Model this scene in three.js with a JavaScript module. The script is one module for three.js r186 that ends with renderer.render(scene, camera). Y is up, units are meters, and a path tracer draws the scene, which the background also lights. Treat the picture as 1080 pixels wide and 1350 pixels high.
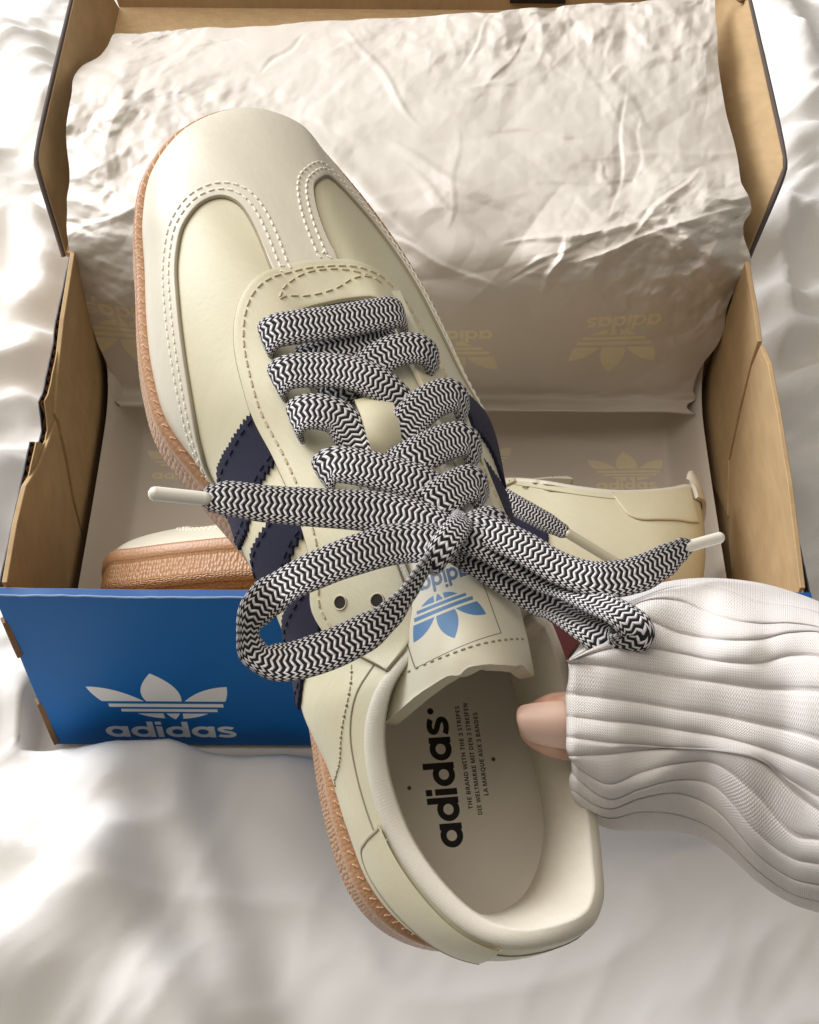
import * as THREE from 'three';
import { mergeGeometries } from 'three/addons/utils/BufferGeometryUtils.js';
import { MarchingCubes } from 'three/addons/objects/MarchingCubes.js';
import { RectAreaLightUniformsLib } from 'three/addons/lights/RectAreaLightUniformsLib.js';

// ------------------------------------------------------------------ camera, light, exposure
const V3 = (x, y, z) => new THREE.Vector3(x, y, z);
const FOC = 1842;                                       // focal length in photograph pixels (1080 x 1350)
const scene = new THREE.Scene();
const camera = new THREE.PerspectiveCamera(2 * Math.atan(675 / FOC) * 180 / Math.PI, 819 / 1024, 0.03, 20);
camera.rotation.order = 'YXZ';
camera.rotation.set(-0.92914, -0.0063, 0.01167);
camera.position.set(0, 0.6007, 0.5126);
camera.updateMatrixWorld(true);
const renderer = new THREE.WebGLRenderer({ antialias: true });
renderer.setSize(819, 1024);
renderer.toneMapping = THREE.LinearToneMapping;
renderer.toneMappingExposure = 0.97;
renderer.shadowMap.enabled = true;
scene.background = new THREE.Color(0.205, 0.195, 0.18);   // the pale room all round
RectAreaLightUniformsLib.init();
const windowLight = new THREE.RectAreaLight(0xf4f8ff, 13, 1.2, 1.1);
windowLight.position.set(-1.35, 1.05, -0.9);
windowLight.lookAt(0, 0.1, 0.05);
scene.add(windowLight);
const overheadFill = new THREE.RectAreaLight(0xfff6ea, 2.4, 1.8, 1.8);   // added overhead fill for light bounced about the room
overheadFill.position.set(-0.6, 1.9, -0.15);
overheadFill.lookAt(0, 0, 0.1);
scene.add(overheadFill);

// ------------------------------------------------------------------ helpers
let seed = 12345;
const rnd = () => { seed = (seed * 1664525 + 1013904223) >>> 0; return seed / 4294967296; };
const lerp = (a, b, t) => a + (b - a) * t, clamp = (x, a = 0, b = 1) => Math.min(b, Math.max(a, x));
const sstep = (a, b, x) => { const t = clamp((x - a) / (b - a)); return t * t * (3 - 2 * t); };
const hash = (x, y, z = 0) => { let h = (Math.imul(x, 374761393) + Math.imul(y, 668265263) + Math.imul(z, 2147483647)) | 0; h = Math.imul(h ^ (h >>> 13), 1274126177); return ((h ^ (h >>> 16)) >>> 0) / 4294967296; };
function vnoise(x, y, s = 0, per = 0) {
  const xi = Math.floor(x), yi = Math.floor(y), fx = x - xi, fy = y - yi, m = (k) => per ? ((k % per) + per) % per : k;
  const u = fx * fx * fx * (fx * (fx * 6 - 15) + 10), v = fy * fy * fy * (fy * (fy * 6 - 15) + 10);
  return lerp(lerp(hash(m(xi), m(yi), s), hash(m(xi + 1), m(yi), s), u), lerp(hash(m(xi), m(yi + 1), s), hash(m(xi + 1), m(yi + 1), s), u), v) * 2 - 1;
}
const fbm = (x, y, s, o = 4) => { let a = 0, k = 1; for (let i = 0; i < o; i++) { a += k * vnoise(x, y, s + i * 7); x = x * 2.03 + 5.1; y = y * 2.03 + 1.7; k *= 0.5; } return a; };

// a sight line of the photograph, in the world
const camPos = camera.position.clone();
const ray = (px, py) => V3((px - 540) / FOC, -(py - 675) / FOC, -1).applyQuaternion(camera.quaternion);
const at = (px, py, depth) => ray(px, py).multiplyScalar(depth).add(camPos);
function onPlane(px, py, p0, n) { const d = ray(px, py); return d.clone().multiplyScalar(p0.clone().sub(camPos).dot(n) / d.dot(n)).add(camPos); }
const onY = (px, py, y) => onPlane(px, py, V3(0, y, 0), V3(0, 1, 0));
function toPx(p) { const q = p.clone().applyMatrix4(camera.matrixWorldInverse); return [540 - q.x / q.z * FOC, 675 + q.y / q.z * FOC, -q.z]; }

const used = {};
function numbered(n) { used[n] = (used[n] || 0) + 1; return used[n] === 1 ? n : n + '_' + String(used[n] - 1).padStart(3, '0'); }
function thing(name, label, category, kind) {
  const o = new THREE.Group(); o.name = numbered(name); scene.add(o);
  o.userData = { label }; if (category) o.userData.category = category; if (kind) o.userData.kind = kind;
  return o;
}
function part(name, geo, mat, parent, kind, label) {
  const m = new THREE.Mesh(geo, mat); m.name = name; m.castShadow = m.receiveShadow = true; parent.add(m);
  if (kind) m.userData.kind = kind; if (label) m.userData.label = label;
  return m;
}
// a sheet of (nu+1) x (nv+1) points; fn(i, j) gives a Vector3; uvf(i, j) gives [u, v]
function sheet(nu, nv, fn, uvf, closed = false) {
  const pos = [], uv = [], idx = [];
  for (let i = 0; i <= nu; i++) for (let j = 0; j <= nv; j++) {
    const p = fn(i, j); pos.push(p.x, p.y, p.z);
    const t = uvf ? uvf(i, j) : [i / nu, j / nv]; uv.push(t[0], t[1]);
  }
  const w = nv + 1;
  for (let i = 0; i < nu; i++) for (let j = 0; j < nv; j++) { const a = i * w + j; idx.push(a, a + 1, a + w, a + 1, a + w + 1, a + w); }
  const g = new THREE.BufferGeometry();
  g.setAttribute('position', new THREE.Float32BufferAttribute(pos, 3));
  g.setAttribute('uv', new THREE.Float32BufferAttribute(uv, 2));
  g.setIndex(idx); g.computeVertexNormals();
  if (closed) {
    const n = g.attributes.normal;
    for (let j = 0; j <= nv; j++) {
      const a = j, b = nu * w + j, v = V3(n.getX(a) + n.getX(b), n.getY(a) + n.getY(b), n.getZ(a) + n.getZ(b)).normalize();
      n.setXYZ(a, v.x, v.y, v.z); n.setXYZ(b, v.x, v.y, v.z);
    }
  }
  return g;
}
// the two faces and the rim of a sheet with thickness t
function slab(nu, nv, fn, t, uvf) {
  const P = [], N = [];
  for (let i = 0; i <= nu; i++) { P.push([]); for (let j = 0; j <= nv; j++) P[i].push(fn(i, j)); }
  for (let i = 0; i <= nu; i++) { N.push([]); for (let j = 0; j <= nv; j++) {
    const a = P[Math.min(i + 1, nu)][j].clone().sub(P[Math.max(i - 1, 0)][j]), b = P[i][Math.min(j + 1, nv)].clone().sub(P[i][Math.max(j - 1, 0)]);
    N[i].push(a.cross(b).normalize());
  } }
  const off = (i, j, s) => P[i][j].clone().addScaledVector(N[i][j], s);
  const top = sheet(nu, nv, (i, j) => off(i, j, t / 2), uvf), bot = sheet(nu, nv, (i, j) => off(i, j, -t / 2), uvf);
  const e = [];
  for (let i = 0; i <= nu; i++) e.push([i, 0]);
  for (let j = 1; j <= nv; j++) e.push([nu, j]);
  for (let i = nu - 1; i >= 0; i--) e.push([i, nv]);
  for (let j = nv - 1; j >= 0; j--) e.push([0, j]);
  const rim = sheet(e.length - 1, 2, (k, s) => off(e[k][0], e[k][1], (s - 1) * t / 2).addScaledVector(V3(0, 0, 0), 0), (k, s) => [k * 0.01, s * 0.01]);
  return mergeGeometries([top, bot, rim]);
}
function spline(pts, closed = false) { return new THREE.CatmullRomCurve3(pts, closed, 'centripetal'); }
const tube = (pts, r, n = 40, k = 6, closed = false) => new THREE.TubeGeometry(spline(pts, closed), n, r, k, closed);
// interpolate rows of numbers (Catmull-Rom) at x in [0, rows-1]
function rows(R, x, closed = false) {
  const n = R.length, i = Math.floor(x), t = x - i, g = (k) => closed ? R[((k % n) + n) % n] : R[Math.min(n - 1, Math.max(0, k))];
  const a = g(i - 1), b = g(i), c = g(i + 1), d = g(i + 2);
  return b.map((_, k) => 0.5 * (2 * b[k] + (c[k] - a[k]) * t + (2 * a[k] - 5 * b[k] + 4 * c[k] - d[k]) * t * t + (3 * b[k] - a[k] - 3 * c[k] + d[k]) * t * t * t));
}

// ------------------------------------------------------------------ textures and materials
function dataTex(w, h, fn, srgb, wrap = true) {
  const d = new Uint8Array(w * h * 4);
  for (let y = 0; y < h; y++) for (let x = 0; x < w; x++) {
    let c = fn(x / w, y / h, x, y); if (typeof c === 'number') c = [c, c, c];
    const o = (y * w + x) * 4; for (let k = 0; k < 3; k++) d[o + k] = clamp(c[k]) * 255; d[o + 3] = 255;
  }
  const t = new THREE.DataTexture(d, w, h); t.magFilter = t.minFilter = THREE.LinearFilter;
  if (wrap) t.wrapS = t.wrapT = THREE.RepeatWrapping;
  if (srgb) t.colorSpace = THREE.SRGBColorSpace;
  t.needsUpdate = true; return t;
}
function pnoise(u, v, per, s, o = 4) { let a = 0, k = 0.5, p = per; for (let i = 0; i < o; i++) { a += k * vnoise(u * p, v * p, s + i * 13, p); p *= 2; k *= 0.5; } return a; }
function scaled(t, per) { const c = t.clone(); c.repeat.set(1 / per, 1 / per); c.needsUpdate = true; return c; }
const grainTex = dataTex(512, 512, (u, v) => 0.5 + 0.5 * pnoise(u, v, 24, 3, 4));
const fineTex = dataTex(256, 256, (u, v) => 0.5 + 0.6 * pnoise(u, v, 64, 9, 2));
const boardTex = dataTex(512, 512, (u, v) => { const a = pnoise(u, v * 0.25, 32, 21, 4), b = pnoise(u, v, 6, 5, 3), s = hash(Math.floor(u * 256), Math.floor(v * 256), 4) > 0.985 ? -0.07 : 0; return [0.82 + a * 0.035 + b * 0.04 + s * 0.6, 0.82 + a * 0.035 + b * 0.045 + s * 0.6, 0.82 + a * 0.035 + b * 0.05 + s * 0.6]; }, true);
const gumTex = dataTex(512, 512, (u, v) => {          // pebbled rubber, uv in tiles of 12 mm
  let best = 9; const n = 16, x = u * n, y = v * n;
  for (let a = -1; a <= 1; a++) for (let b = -1; b <= 1; b++) { const i = Math.floor(x) + a, j = Math.floor(y) + b, m = (k) => ((k % n) + n) % n; const dx = i + 0.2 + 0.6 * hash(m(i), m(j), 77) - x, dy = j + 0.2 + 0.6 * hash(m(i), m(j), 78) - y; best = Math.min(best, Math.hypot(dx, dy)); }
  return 1 - clamp(best * 1.25) ** 1.6;
});
const wearTex = dataTex(512, 512, (u, v) => { const a = pnoise(u, v, 5, 61, 4), b = pnoise(u, v, 40, 62, 3), p = vnoise(u * 150, v * 150, 63, 150) > 0.82 ? -0.03 : 0, k = 0.965 + a * 0.02 + b * 0.015 + p * 0.6; return [k, k - a * 0.006, k - a * 0.012]; }, true);
const skinTex = dataTex(256, 256, (u, v) => { const a = pnoise(u, v, 8, 71, 4), b = pnoise(u, v, 48, 72, 2); return [0.95 + a * 0.05 + b * 0.03, 0.90 + a * 0.13 + b * 0.05, 0.88 + a * 0.14 + b * 0.05]; }, true);
const weaveTex = dataTex(128, 128, (u, v) => { const x = u * 16, y = v * 16, o = (Math.floor(x) + Math.floor(y)) % 2; return 0.4 + 0.5 * Math.abs(Math.sin((o ? x : y) * Math.PI)) + 0.1 * hash(Math.floor(x), Math.floor(y), 5); });
const col = (r, g, b) => new THREE.Color().setRGB(r / 255, g / 255, b / 255, THREE.SRGBColorSpace);
const std = (c, rough, extra = {}) => new THREE.MeshPhysicalMaterial({ color: c, roughness: rough, side: THREE.DoubleSide, ...extra });
const leatherBump = { bumpMap: scaled(grainTex, 0.02), bumpScale: 0.000025 }, worn = { map: scaled(wearTex, 0.07), ...leatherBump };
const M = {
  leather: std(col(215, 207, 176), 0.44, worn),
  toeLeather: std(col(219, 211, 191), 0.42, worn),
  lining: std(col(226, 216, 199), 0.7, { bumpMap: scaled(fineTex, 0.012), bumpScale: 0.00005 }),
  collar: std(col(225, 217, 199), 0.55, { map: scaled(wearTex, 0.07), bumpMap: scaled(weaveTex, 0.012), bumpScale: 0.00008 }),
  edge: std(col(150, 140, 116), 0.8),  // raw cut leather, with the shade line along panel edges painted in
  thread: std(col(238, 234, 218), 0.6),
  threadDark: std(col(196, 184, 150), 0.7),
  hole: std(col(40, 34, 30), 0.9),
  navy: std(col(27, 26, 54), 0.85, { sheen: 0.5, sheenColor: col(90, 88, 130), sheenRoughness: 0.6, bumpMap: scaled(fineTex, 0.01), bumpScale: 0.0003 }),
  gum: std(col(168, 124, 84), 0.34, { bumpMap: scaled(gumTex, 0.022), bumpScale: 0.0005 }),
  gumLip: std(col(178, 134, 98), 0.42, { bumpMap: scaled(gumTex, 0.022), bumpScale: 0.00012 }),
  gumTick: std(col(226, 184, 150), 0.4),
  aglet: std(col(232, 226, 212), 0.25, { clearcoat: 0.5, clearcoatRoughness: 0.2 }),
  agletOld: std(col(206, 198, 170), 0.3),
  board: std(col(224, 188, 138), 0.85, { map: scaled(boardTex, 0.08), bumpMap: scaled(boardTex, 0.08), bumpScale: 0.0001 }),
  boardDark: std(col(120, 88, 56), 0.9),
  boardEdge: std(col(170, 128, 80), 0.9, { map: scaled(boardTex, 0.02) }),
  blue: std(col(10, 84, 152), 0.35),
  inkLine: std(col(70, 66, 60), 0.7),
  skin: std(col(236, 196, 174), 0.55, { map: scaled(skinTex, 0.02), bumpMap: scaled(grainTex, 0.012), bumpScale: 0.00012 }),
  nail: std(col(230, 194, 176), 0.34, { clearcoat: 0.3, clearcoatRoughness: 0.3 }),
  knit: null, satin: null,
};

// ------------------------------------------------------------------ marks (drawn as paths)
// canvas y runs down; the word is set with its baseline at (x, y) and lower-case height h
function drawWord(c, x, y, h, color, squash = 1) {
  c.save(); c.translate(x, y); c.scale(h * squash, -h); c.fillStyle = c.strokeStyle = color;
  const ring = (cx) => { c.beginPath(); c.arc(cx, 0.5, 0.37, 0, Math.PI * 2); c.lineWidth = 0.27; c.stroke(); };
  let p = 0;
  for (const l of 'adidas') {
    if (l === 'a') { ring(p + 0.5); c.fillRect(p + 0.75, 0, 0.27, 1); p += 1.12; }
    if (l === 'd') { ring(p + 0.5); c.fillRect(p + 0.75, 0, 0.27, 1.42); p += 1.12; }
    if (l === 'i') { c.fillRect(p, 0, 0.27, 1); c.fillRect(p, 1.14, 0.27, 0.28); p += 0.39; }
    if (l === 's') { c.beginPath(); c.moveTo(p + 0.70, 0.80); c.bezierCurveTo(p + 0.5, 0.93, p + 0.12, 0.92, p + 0.15, 0.70); c.bezierCurveTo(p + 0.18, 0.50, p + 0.70, 0.52, p + 0.69, 0.29); c.bezierCurveTo(p + 0.68, 0.06, p + 0.25, 0.08, p + 0.05, 0.20); c.lineWidth = 0.25; c.stroke(); p += 0.85; }
  }
  c.restore(); return p * h * squash;
}
const WORD = 5.72;                                     // width of the word in lower-case heights
// three leaves over three bars; (x, y) = middle of the line under the leaves, w = width
function drawLeaves(c, x, y, w, color) {
  c.save(); c.translate(x, y); c.scale(w, -w); c.fillStyle = color;
  const leaf = (pts) => { c.beginPath(); c.moveTo(pts[0], pts[1]); for (let i = 2; i < pts.length; i += 4) c.quadraticCurveTo(pts[i], pts[i + 1], pts[i + 2], pts[i + 3]); c.closePath(); c.fill(); };
  leaf([-0.10, 0.0, -0.17, 0.16, -0.02, 0.40, 0.18, 0.22, 0.155, 0.0]);
  leaf([-0.42, 0.0, -0.48, 0.10, -0.5, 0.21, -0.30, 0.21, -0.115, 0.0]);
  leaf([0.47, 0.0, 0.5, 0.10, 0.5, 0.215, 0.31, 0.20, 0.175, 0.0]);
  c.fillRect(-0.38, -0.085, 0.83, 0.05); c.fillRect(-0.30, -0.155, 0.70, 0.042);
  leaf([-0.19, -0.18, 0, -0.18, 0.0, -0.18, 0.0, -0.25, 0.01, -0.255, -0.10, -0.25, -0.19, -0.18]);
  leaf([0.02, -0.18, 0.06, -0.18, 0.12, -0.18, 0.11, -0.22, 0.08, -0.27, 0.05, -0.25, 0.02, -0.18]);
  leaf([0.14, -0.18, 0.22, -0.18, 0.33, -0.18, 0.24, -0.25, 0.135, -0.26, 0.14, -0.22, 0.14, -0.18]);
  c.restore();
}
function canvasTex(w, h, draw) {
  const cv = document.createElement('canvas'); cv.width = w; cv.height = h; const c = cv.getContext('2d'); draw(c, w, h);
  const t = new THREE.CanvasTexture(cv); t.colorSpace = THREE.SRGBColorSpace; t.magFilter = THREE.LinearFilter; return t;
}

// ------------------------------------------------------------------ the bed
const satin = std(col(233, 230, 225), 0.8, { specularIntensity: 0.3, sheen: 0.3, sheenColor: col(255, 255, 255), sheenRoughness: 0.4, bumpMap: scaled(fineTex, 0.02), bumpScale: 0.000025 });
M.satin = satin;
const folds = [   // ridges of the duvet: photograph pixels along the crest, height, half width
  [[[-60, 1130], [30, 1110], [90, 1085], [125, 1060]], 0.020, 0.020],
  [[[-40, 1290], [60, 1250], [120, 1205], [165, 1140], [180, 1060]], 0.024, 0.022],
  [[[130, 1180], [185, 1250], [230, 1320], [260, 1400]], 0.022, 0.020],
  [[[150, 1350], [60, 1330], [-40, 1345]], 0.020, 0.030],
  [[[180, 985], [260, 990], [330, 982], [400, 1010]], 0.011, 0.022],
  [[[330, 1060], [290, 1160], [300, 1290]], 0.012, 0.030],
  [[[-60, 960], [10, 935], [60, 960]], 0.018, 0.020],
  [[[-40, 60], [40, 110], [70, 180]], 0.02, 0.02],
  [[[-30, 215], [30, 230], [60, 215]], 0.016, 0.015],
  [[[-30, 330], [20, 300], [55, 335], [60, 360]], 0.024, 0.016],
  [[[-40, 400], [20, 420], [60, 400]], 0.016, 0.016],
  [[[-30, 520], [30, 490], [50, 470]], 0.018, 0.014],
  [[[-40, 600], [-5, 560], [30, 545]], 0.016, 0.013],
  [[[-40, 700], [-10, 660], [10, 640]], 0.02, 0.02],
  [[[1010, 20], [1040, 60], [1050, 130]], 0.02, 0.018],
  [[[1040, 200], [1080, 190], [1130, 210]], 0.018, 0.014],
  [[[1000, 330], [1050, 300], [1120, 310]], 0.022, 0.018],
  [[[1010, 395], [1050, 405], [1110, 395]], 0.016, 0.012],
  [[[1020, 460], [1060, 450], [1130, 470]], 0.02, 0.014],
  [[[1030, 540], [1080, 520], [1150, 540]], 0.018, 0.014],
  [[[1060, 650], [1100, 630], [1150, 640]], 0.018, 0.016],
  [[[235, 1010], [250, 1100], [285, 1200], [330, 1330]], 0.008, 0.012], [[[390, 1040], [400, 1150], [440, 1300]], 0.006, 0.018],
  [[[560, 1330], [700, 1300], [900, 1350]], 0.012, 0.05],
  [[[850, 1180], [960, 1230], [1080, 1290]], 0.010, 0.05],
].map(([p, h, w]) => ({ pts: spline(p.map(([x, y]) => onY(x, y, 0.0))).getPoints(24), h, w }));
function bedY(x, z) {
  const wx = x + 0.035 * vnoise(x * 7, z * 7, 61), wz = z + 0.035 * vnoise(x * 7 + 9, z * 7, 62), side = clamp(0.15 + (Math.abs(x) - 0.10) * 5);
  const rg = (a, f, s) => { const p = (wx * Math.cos(a) + wz * Math.sin(a)) * f, q = (-wx * Math.sin(a) + wz * Math.cos(a)) * f * 0.4; return (1 - Math.abs(vnoise(p, q, s))) ** 2.2; };
  let y = -0.016 + 0.008 * fbm(x * 5 + 3, z * 5, 11, 2) + side * (0.013 * rg(1.1, 13, 44) + 0.011 * rg(0.3, 17, 45) + 0.006 * rg(1.9, 30, 46) + 0.004 * rg(0.8, 52, 47) + 0.002 * rg(2.4, 90, 49)) + 0.004 * rg(1.4, 24, 48) + 0.0012 * rg(0.5, 60, 51);
  for (const f of folds) {
    let d = 9; for (const p of f.pts) { const q = (p.x - x) ** 2 + (p.z - z) ** 2; if (q < d) d = q; }
    d = Math.sqrt(d) / f.w; if (d < 3) y += f.h * Math.exp(-d * d * 0.9);
  }
  // the box presses the duvet down
  const bx = Math.max(Math.abs(x) - 0.172, 0), bz = Math.max(Math.abs(z - 0.1) - 0.108, 0), b = Math.hypot(bx, bz);
  const under = sstep(z > 0.15 ? 0.007 : 0.02, 0.0, b);
  y = lerp(y, Math.min(y, -0.004), under);
  if (z < 0) { const lx = Math.max(Math.abs(x) - 0.18, 0), lz = Math.max(-z - 0.24, 0), l = Math.hypot(lx, lz); y = lerp(y, Math.min(y, 0.06), sstep(0.03, 0, l)); }
  return y;
}
{
  const n = 430, bed = thing('duvet', 'crumpled white satin duvet under the blue shoe box', 'duvet', 'structure');
  delete bed.userData.category;
  const X = (i) => lerp(-0.85, 0.85, i / n), Z = (j) => lerp(-0.75, 0.65, j / n);
  part('cover', sheet(n, n, (i, j) => V3(X(i), bedY(X(i), Z(j)), Z(j)), (i, j) => [X(i), Z(j)]), satin, bed);
}

// ------------------------------------------------------------------ the shoe box
const BW = 0.165, BH = 0.1284, BD = 0.2029, TH = 0.003;
{
  const box = thing('shoe_box', 'open blue cardboard shoe box with three-leaf logo and brown inside', 'shoe box');
  const board = (name, pts, thick, mat, normal, parent = box, uvAxes) => {   // a cut board: outline in world points on a plane, pushed back by its thickness
    const o = pts[0], ex = pts[1].clone().sub(o).normalize(), n = normal.clone().normalize(), ey = n.clone().cross(ex);
    const s = new THREE.Shape(pts.map((p) => { const d = p.clone().sub(o); return new THREE.Vector2(d.dot(ex), d.dot(ey)); }));
    const g = new THREE.ExtrudeGeometry(s, { depth: thick, bevelEnabled: true, bevelThickness: 0.0003, bevelSize: 0.0003, bevelOffset: -0.0003, bevelSegments: 1, steps: 1 });
    g.applyMatrix4(new THREE.Matrix4().makeBasis(ex, ey, n).setPosition(o.clone().addScaledVector(n, -thick)));
    return part(name, g, mat, parent);
  };
  // front panel: blue print outside, brown inside
  const fz = BD, F = V3(0, 0, 1);
  const fp = (px, py) => onPlane(px, py, V3(0, 0, fz + 0.001), F);
  const topCurve = []; for (let i = 0; i <= 24; i++) topCurve.push(V3(lerp(BW, -BW, i / 24), BH + 0.0010 * Math.sin(i * 0.27) + 0.0005 * vnoise(i * 0.9, 3), fz - 0.0006));
  const front = board('front_panel', [V3(-BW, 0, fz - 0.0006), V3(BW, 0, fz - 0.0006), ...topCurve], TH, M.board, F);
  const c0 = fp(211, 926.5), wl = fp(303, 926).x - fp(120, 926).x, b0 = fp(228, 973.5), ww = fp(314, 970).x - fp(142, 970).x;
  const blueTex = canvasTex(2048, 800, (c, w, h) => {
    c.fillStyle = 'rgb(0,98,170)'; c.fillRect(0, 0, w, h);
    for (let i = 0; i < 2600; i++) { c.fillStyle = `rgba(${i % 2 ? 40 : 0},${i % 2 ? 110 : 60},${i % 2 ? 180 : 130},0.05)`; c.fillRect(rnd() * w, rnd() * h, 2 + rnd() * 30, 1); }
    const X = (x) => (x + BW) / (2 * BW) * w, Y = (y) => (1 - y / BH) * h;
    drawLeaves(c, X(c0.x), Y(c0.y), wl / (2 * BW) * w, 'rgb(232,230,228)');
    const hw = ww / WORD; drawWord(c, X(b0.x - ww / 2), Y(b0.y), hw / (2 * BW) * w, 'rgb(226,226,226)');
  });
  M.bluePrint = std(0xffffff, 0.5, { specularIntensity: 0.3, map: blueTex, bumpMap: scaled(fineTex, 0.02), bumpScale: 0.00003 });
  part('printed_face', sheet(48, 12, (i, j) => V3(lerp(-BW, BW, i / 48), j === 12 ? BH + 0.001 * Math.sin((48 - i) / 2 * 0.27) + 0.0005 * vnoise((48 - i) / 2 * 0.9, 3) : lerp(0.0, BH, j / 12), fz + 0.0003 - 0.0004 * (j === 12)), (i, j) => [i / 48, j / 12]), M.bluePrint, front);
  part('folded_top_edge', sheet(96, 1, (i, j) => { const t = lerp(24, 0, i / 96); return V3(lerp(-BW, BW, i / 96), BH + 0.0004 + 0.001 * Math.sin(t * 0.27) + 0.0005 * vnoise(t * 0.9, 3), fz + 0.0003 - j * (TH + 0.0007)); }), M.blue, front);
  part('dark_red_patch', new THREE.BoxGeometry(0.05, 0.048, 0.0006).translate(fp(752, 840).x, BH - 0.030, fz + 0.0005), std(col(120, 30, 30), 0.5), front);  // added flat patch standing in for a shaded, unidentified dark red shape
  // worn pale line along the top of the front panel
  const wl2 = []; for (let i = 0; i <= 120; i++) { const t = lerp(24, 0, i / 120); wl2.push(V3(lerp(-BW, BW, i / 120), BH + 0.0003 + 0.001 * Math.sin(t * 0.27) + 0.0005 * vnoise(t * 0.9, 3) + 0.00025 * vnoise(i * 0.9, 7), fz + 0.0002 + 0.0002 * vnoise(i * 0.7, 9))); }
  part('worn_edge', tube(wl2, 0.00045, 360, 6), std(col(150, 172, 200), 0.8), front);
  // notched tabs at the left edge of the front panel
  for (const [a, b, c] of [[-0.002, 0.105, 0.082], [0, 0.036, 0.002]]) board('side_tab', [V3(-BW - 0.0035, b, fz - 0.004), V3(-BW - 0.0005, b + 0.004, fz + 0.0012), V3(-BW + 0.0012, c, fz + 0.0012), V3(-BW - 0.003, c, fz - 0.004)], 0.002, M.boardDark, V3(-0.86, 0, 0.5), front);
  // floor and back
  part('floor_panel', new THREE.BoxGeometry(2 * BW, TH, BD).translate(0, TH / 2, BD / 2 - 0.002), M.board, box);
  part('back_panel', new THREE.BoxGeometry(2 * BW, BH, TH).translate(0, BH / 2, TH / 2), M.board, box);
  // side walls: an outer board with fluted edge, and inner flaps
  const flute = (x0, prof, parent, dir = 1) => {         // the wavy core that shows between the two papers of the board
    const n = 260, core = [];
    core.push(sheet(n, 2, (i, j) => { const z = lerp(0.004, BD - 0.004, i / n); return V3(x0 + 0.0010 * Math.sin(z / 0.0055 * Math.PI * 2), prof(z) - 0.0004 - j * 0.006, z); }, (i, j) => [i * 0.001, j * 0.004]));
    part('fluted_core', core[0], M.boardEdge, parent, 'stuff');
    for (const s of [-1, 1]) part('paper_liner', slab(60, 4, (i, j) => { const z = lerp(0.002, BD - 0.002, i / 60), y = prof(z) + 0.0004 * vnoise(z * 400, s + 3); return V3(x0 + s * 0.0013, lerp(0.001, y, j / 4), z); }, 0.0005, (i, j) => [i / 60 * BD, j / 4 * BH]), s * dir > 0 ? M.board : M.blueSide, parent);
  };
  M.blueSide = std(col(70, 74, 84), 0.6);
  const right = new THREE.Group(); right.name = 'side_wall'; box.add(right);
  flute(BW - 0.0018, (z) => BH - 0.001 * Math.sin(z * 18), right, -1);
  const xi = BW - 0.0042, NX = V3(-1, 0, 0);
  const inBox = (p) => { p.z = clamp(p.z, 0.001, BD - 0.0048); p.y = Math.max(p.y, 0.001); return p; };
  const rp = (px, py) => inBox(onPlane(px, py, V3(xi, 0, 0), NX));
  board('inner_flap', [[983, 345], [993, 400], [1000, 450], [990, 480], [975, 540], [961, 606], [960, 680], [900, 640], [893, 575]].map(([x, y]) => rp(x, y)).reverse(), 0.0016, M.board, NX, right);
  board('inner_flap', [[1003, 456], [1013, 480], [1025, 545], [1040, 640], [1059, 790], [1080, 980], [990, 978], [962, 720], [963.5, 606], [978, 540], [992, 482]].map(([x, y]) => rp(x, y)).reverse(), 0.0016, M.board, NX, right);
  const left = new THREE.Group(); left.name = 'side_wall'; box.add(left);
  const nick = (z) => BH - 0.0015 - 0.012 * sstep(0.098, 0.104, z) * sstep(0.122, 0.112, z) - 0.003 * sstep(0.05, 0.06, z) * sstep(0.10, 0.09, z);
  flute(-BW + 0.0018, nick, left, 1);
  const xl = -BW + 0.0045, PX = V3(1, 0, 0), lp = (px, py) => inBox(onPlane(px, py, V3(xl, 0, 0), PX));
  board('inner_flap', [[98, 332], [84, 420], [76, 492], [72, 545], [78, 556], [90, 610], [98, 660], [112, 718], [130, 735], [160, 620], [163, 520]].map(([x, y]) => lp(x, y)), 0.0016, M.board, PX, left);
  board('inner_flap', [[73, 556], [52, 612], [34, 640], [22, 690], [8, 770], [-2, 900], [100, 980], [108, 760], [112, 722], [95, 660], [86, 612]].map(([x, y]) => lp(x, y)), 0.0016, M.board, PX, left);
  // the lid, folded right back on its hinge
  const lid = new THREE.Group(); lid.name = 'lid'; box.add(lid);
  const ly = BH - 0.004, lz = -0.206;
  part('lid_panel', new THREE.BoxGeometry(2 * BW + 0.004, TH, 0.206).translate(0, ly, -0.103), M.board, lid);
  for (const s of [-1, 1]) {
    const x0 = s * (BW + 0.002), sp = s > 0 ? 0 : 0.0045, pts = [V3(x0, ly, 0.001), V3(x0 + s * (0.0165 - sp), ly + 0.032, -0.030), V3(x0 + s * (0.0172 - sp), ly + 0.0335, -0.037), V3(x0 + s * (0.0185 - sp), ly + 0.036, -0.205), V3(x0, ly, lz)];
    const n = pts[1].clone().sub(pts[0]).cross(pts[4].clone().sub(pts[0])).normalize(); if (n.x * s > 0) n.negate();
    const b = board('lid_side_flap', s > 0 ? pts : pts.slice().reverse(), 0.0026, M.board, n, lid);
    part('cut_edge', tube([pts[0], pts[1].clone(), pts[2], pts[3]].map((p) => p.clone().addScaledVector(n, -0.0013)), 0.0012, 60, 6), std(col(84, 74, 70), 0.9), b);
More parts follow.
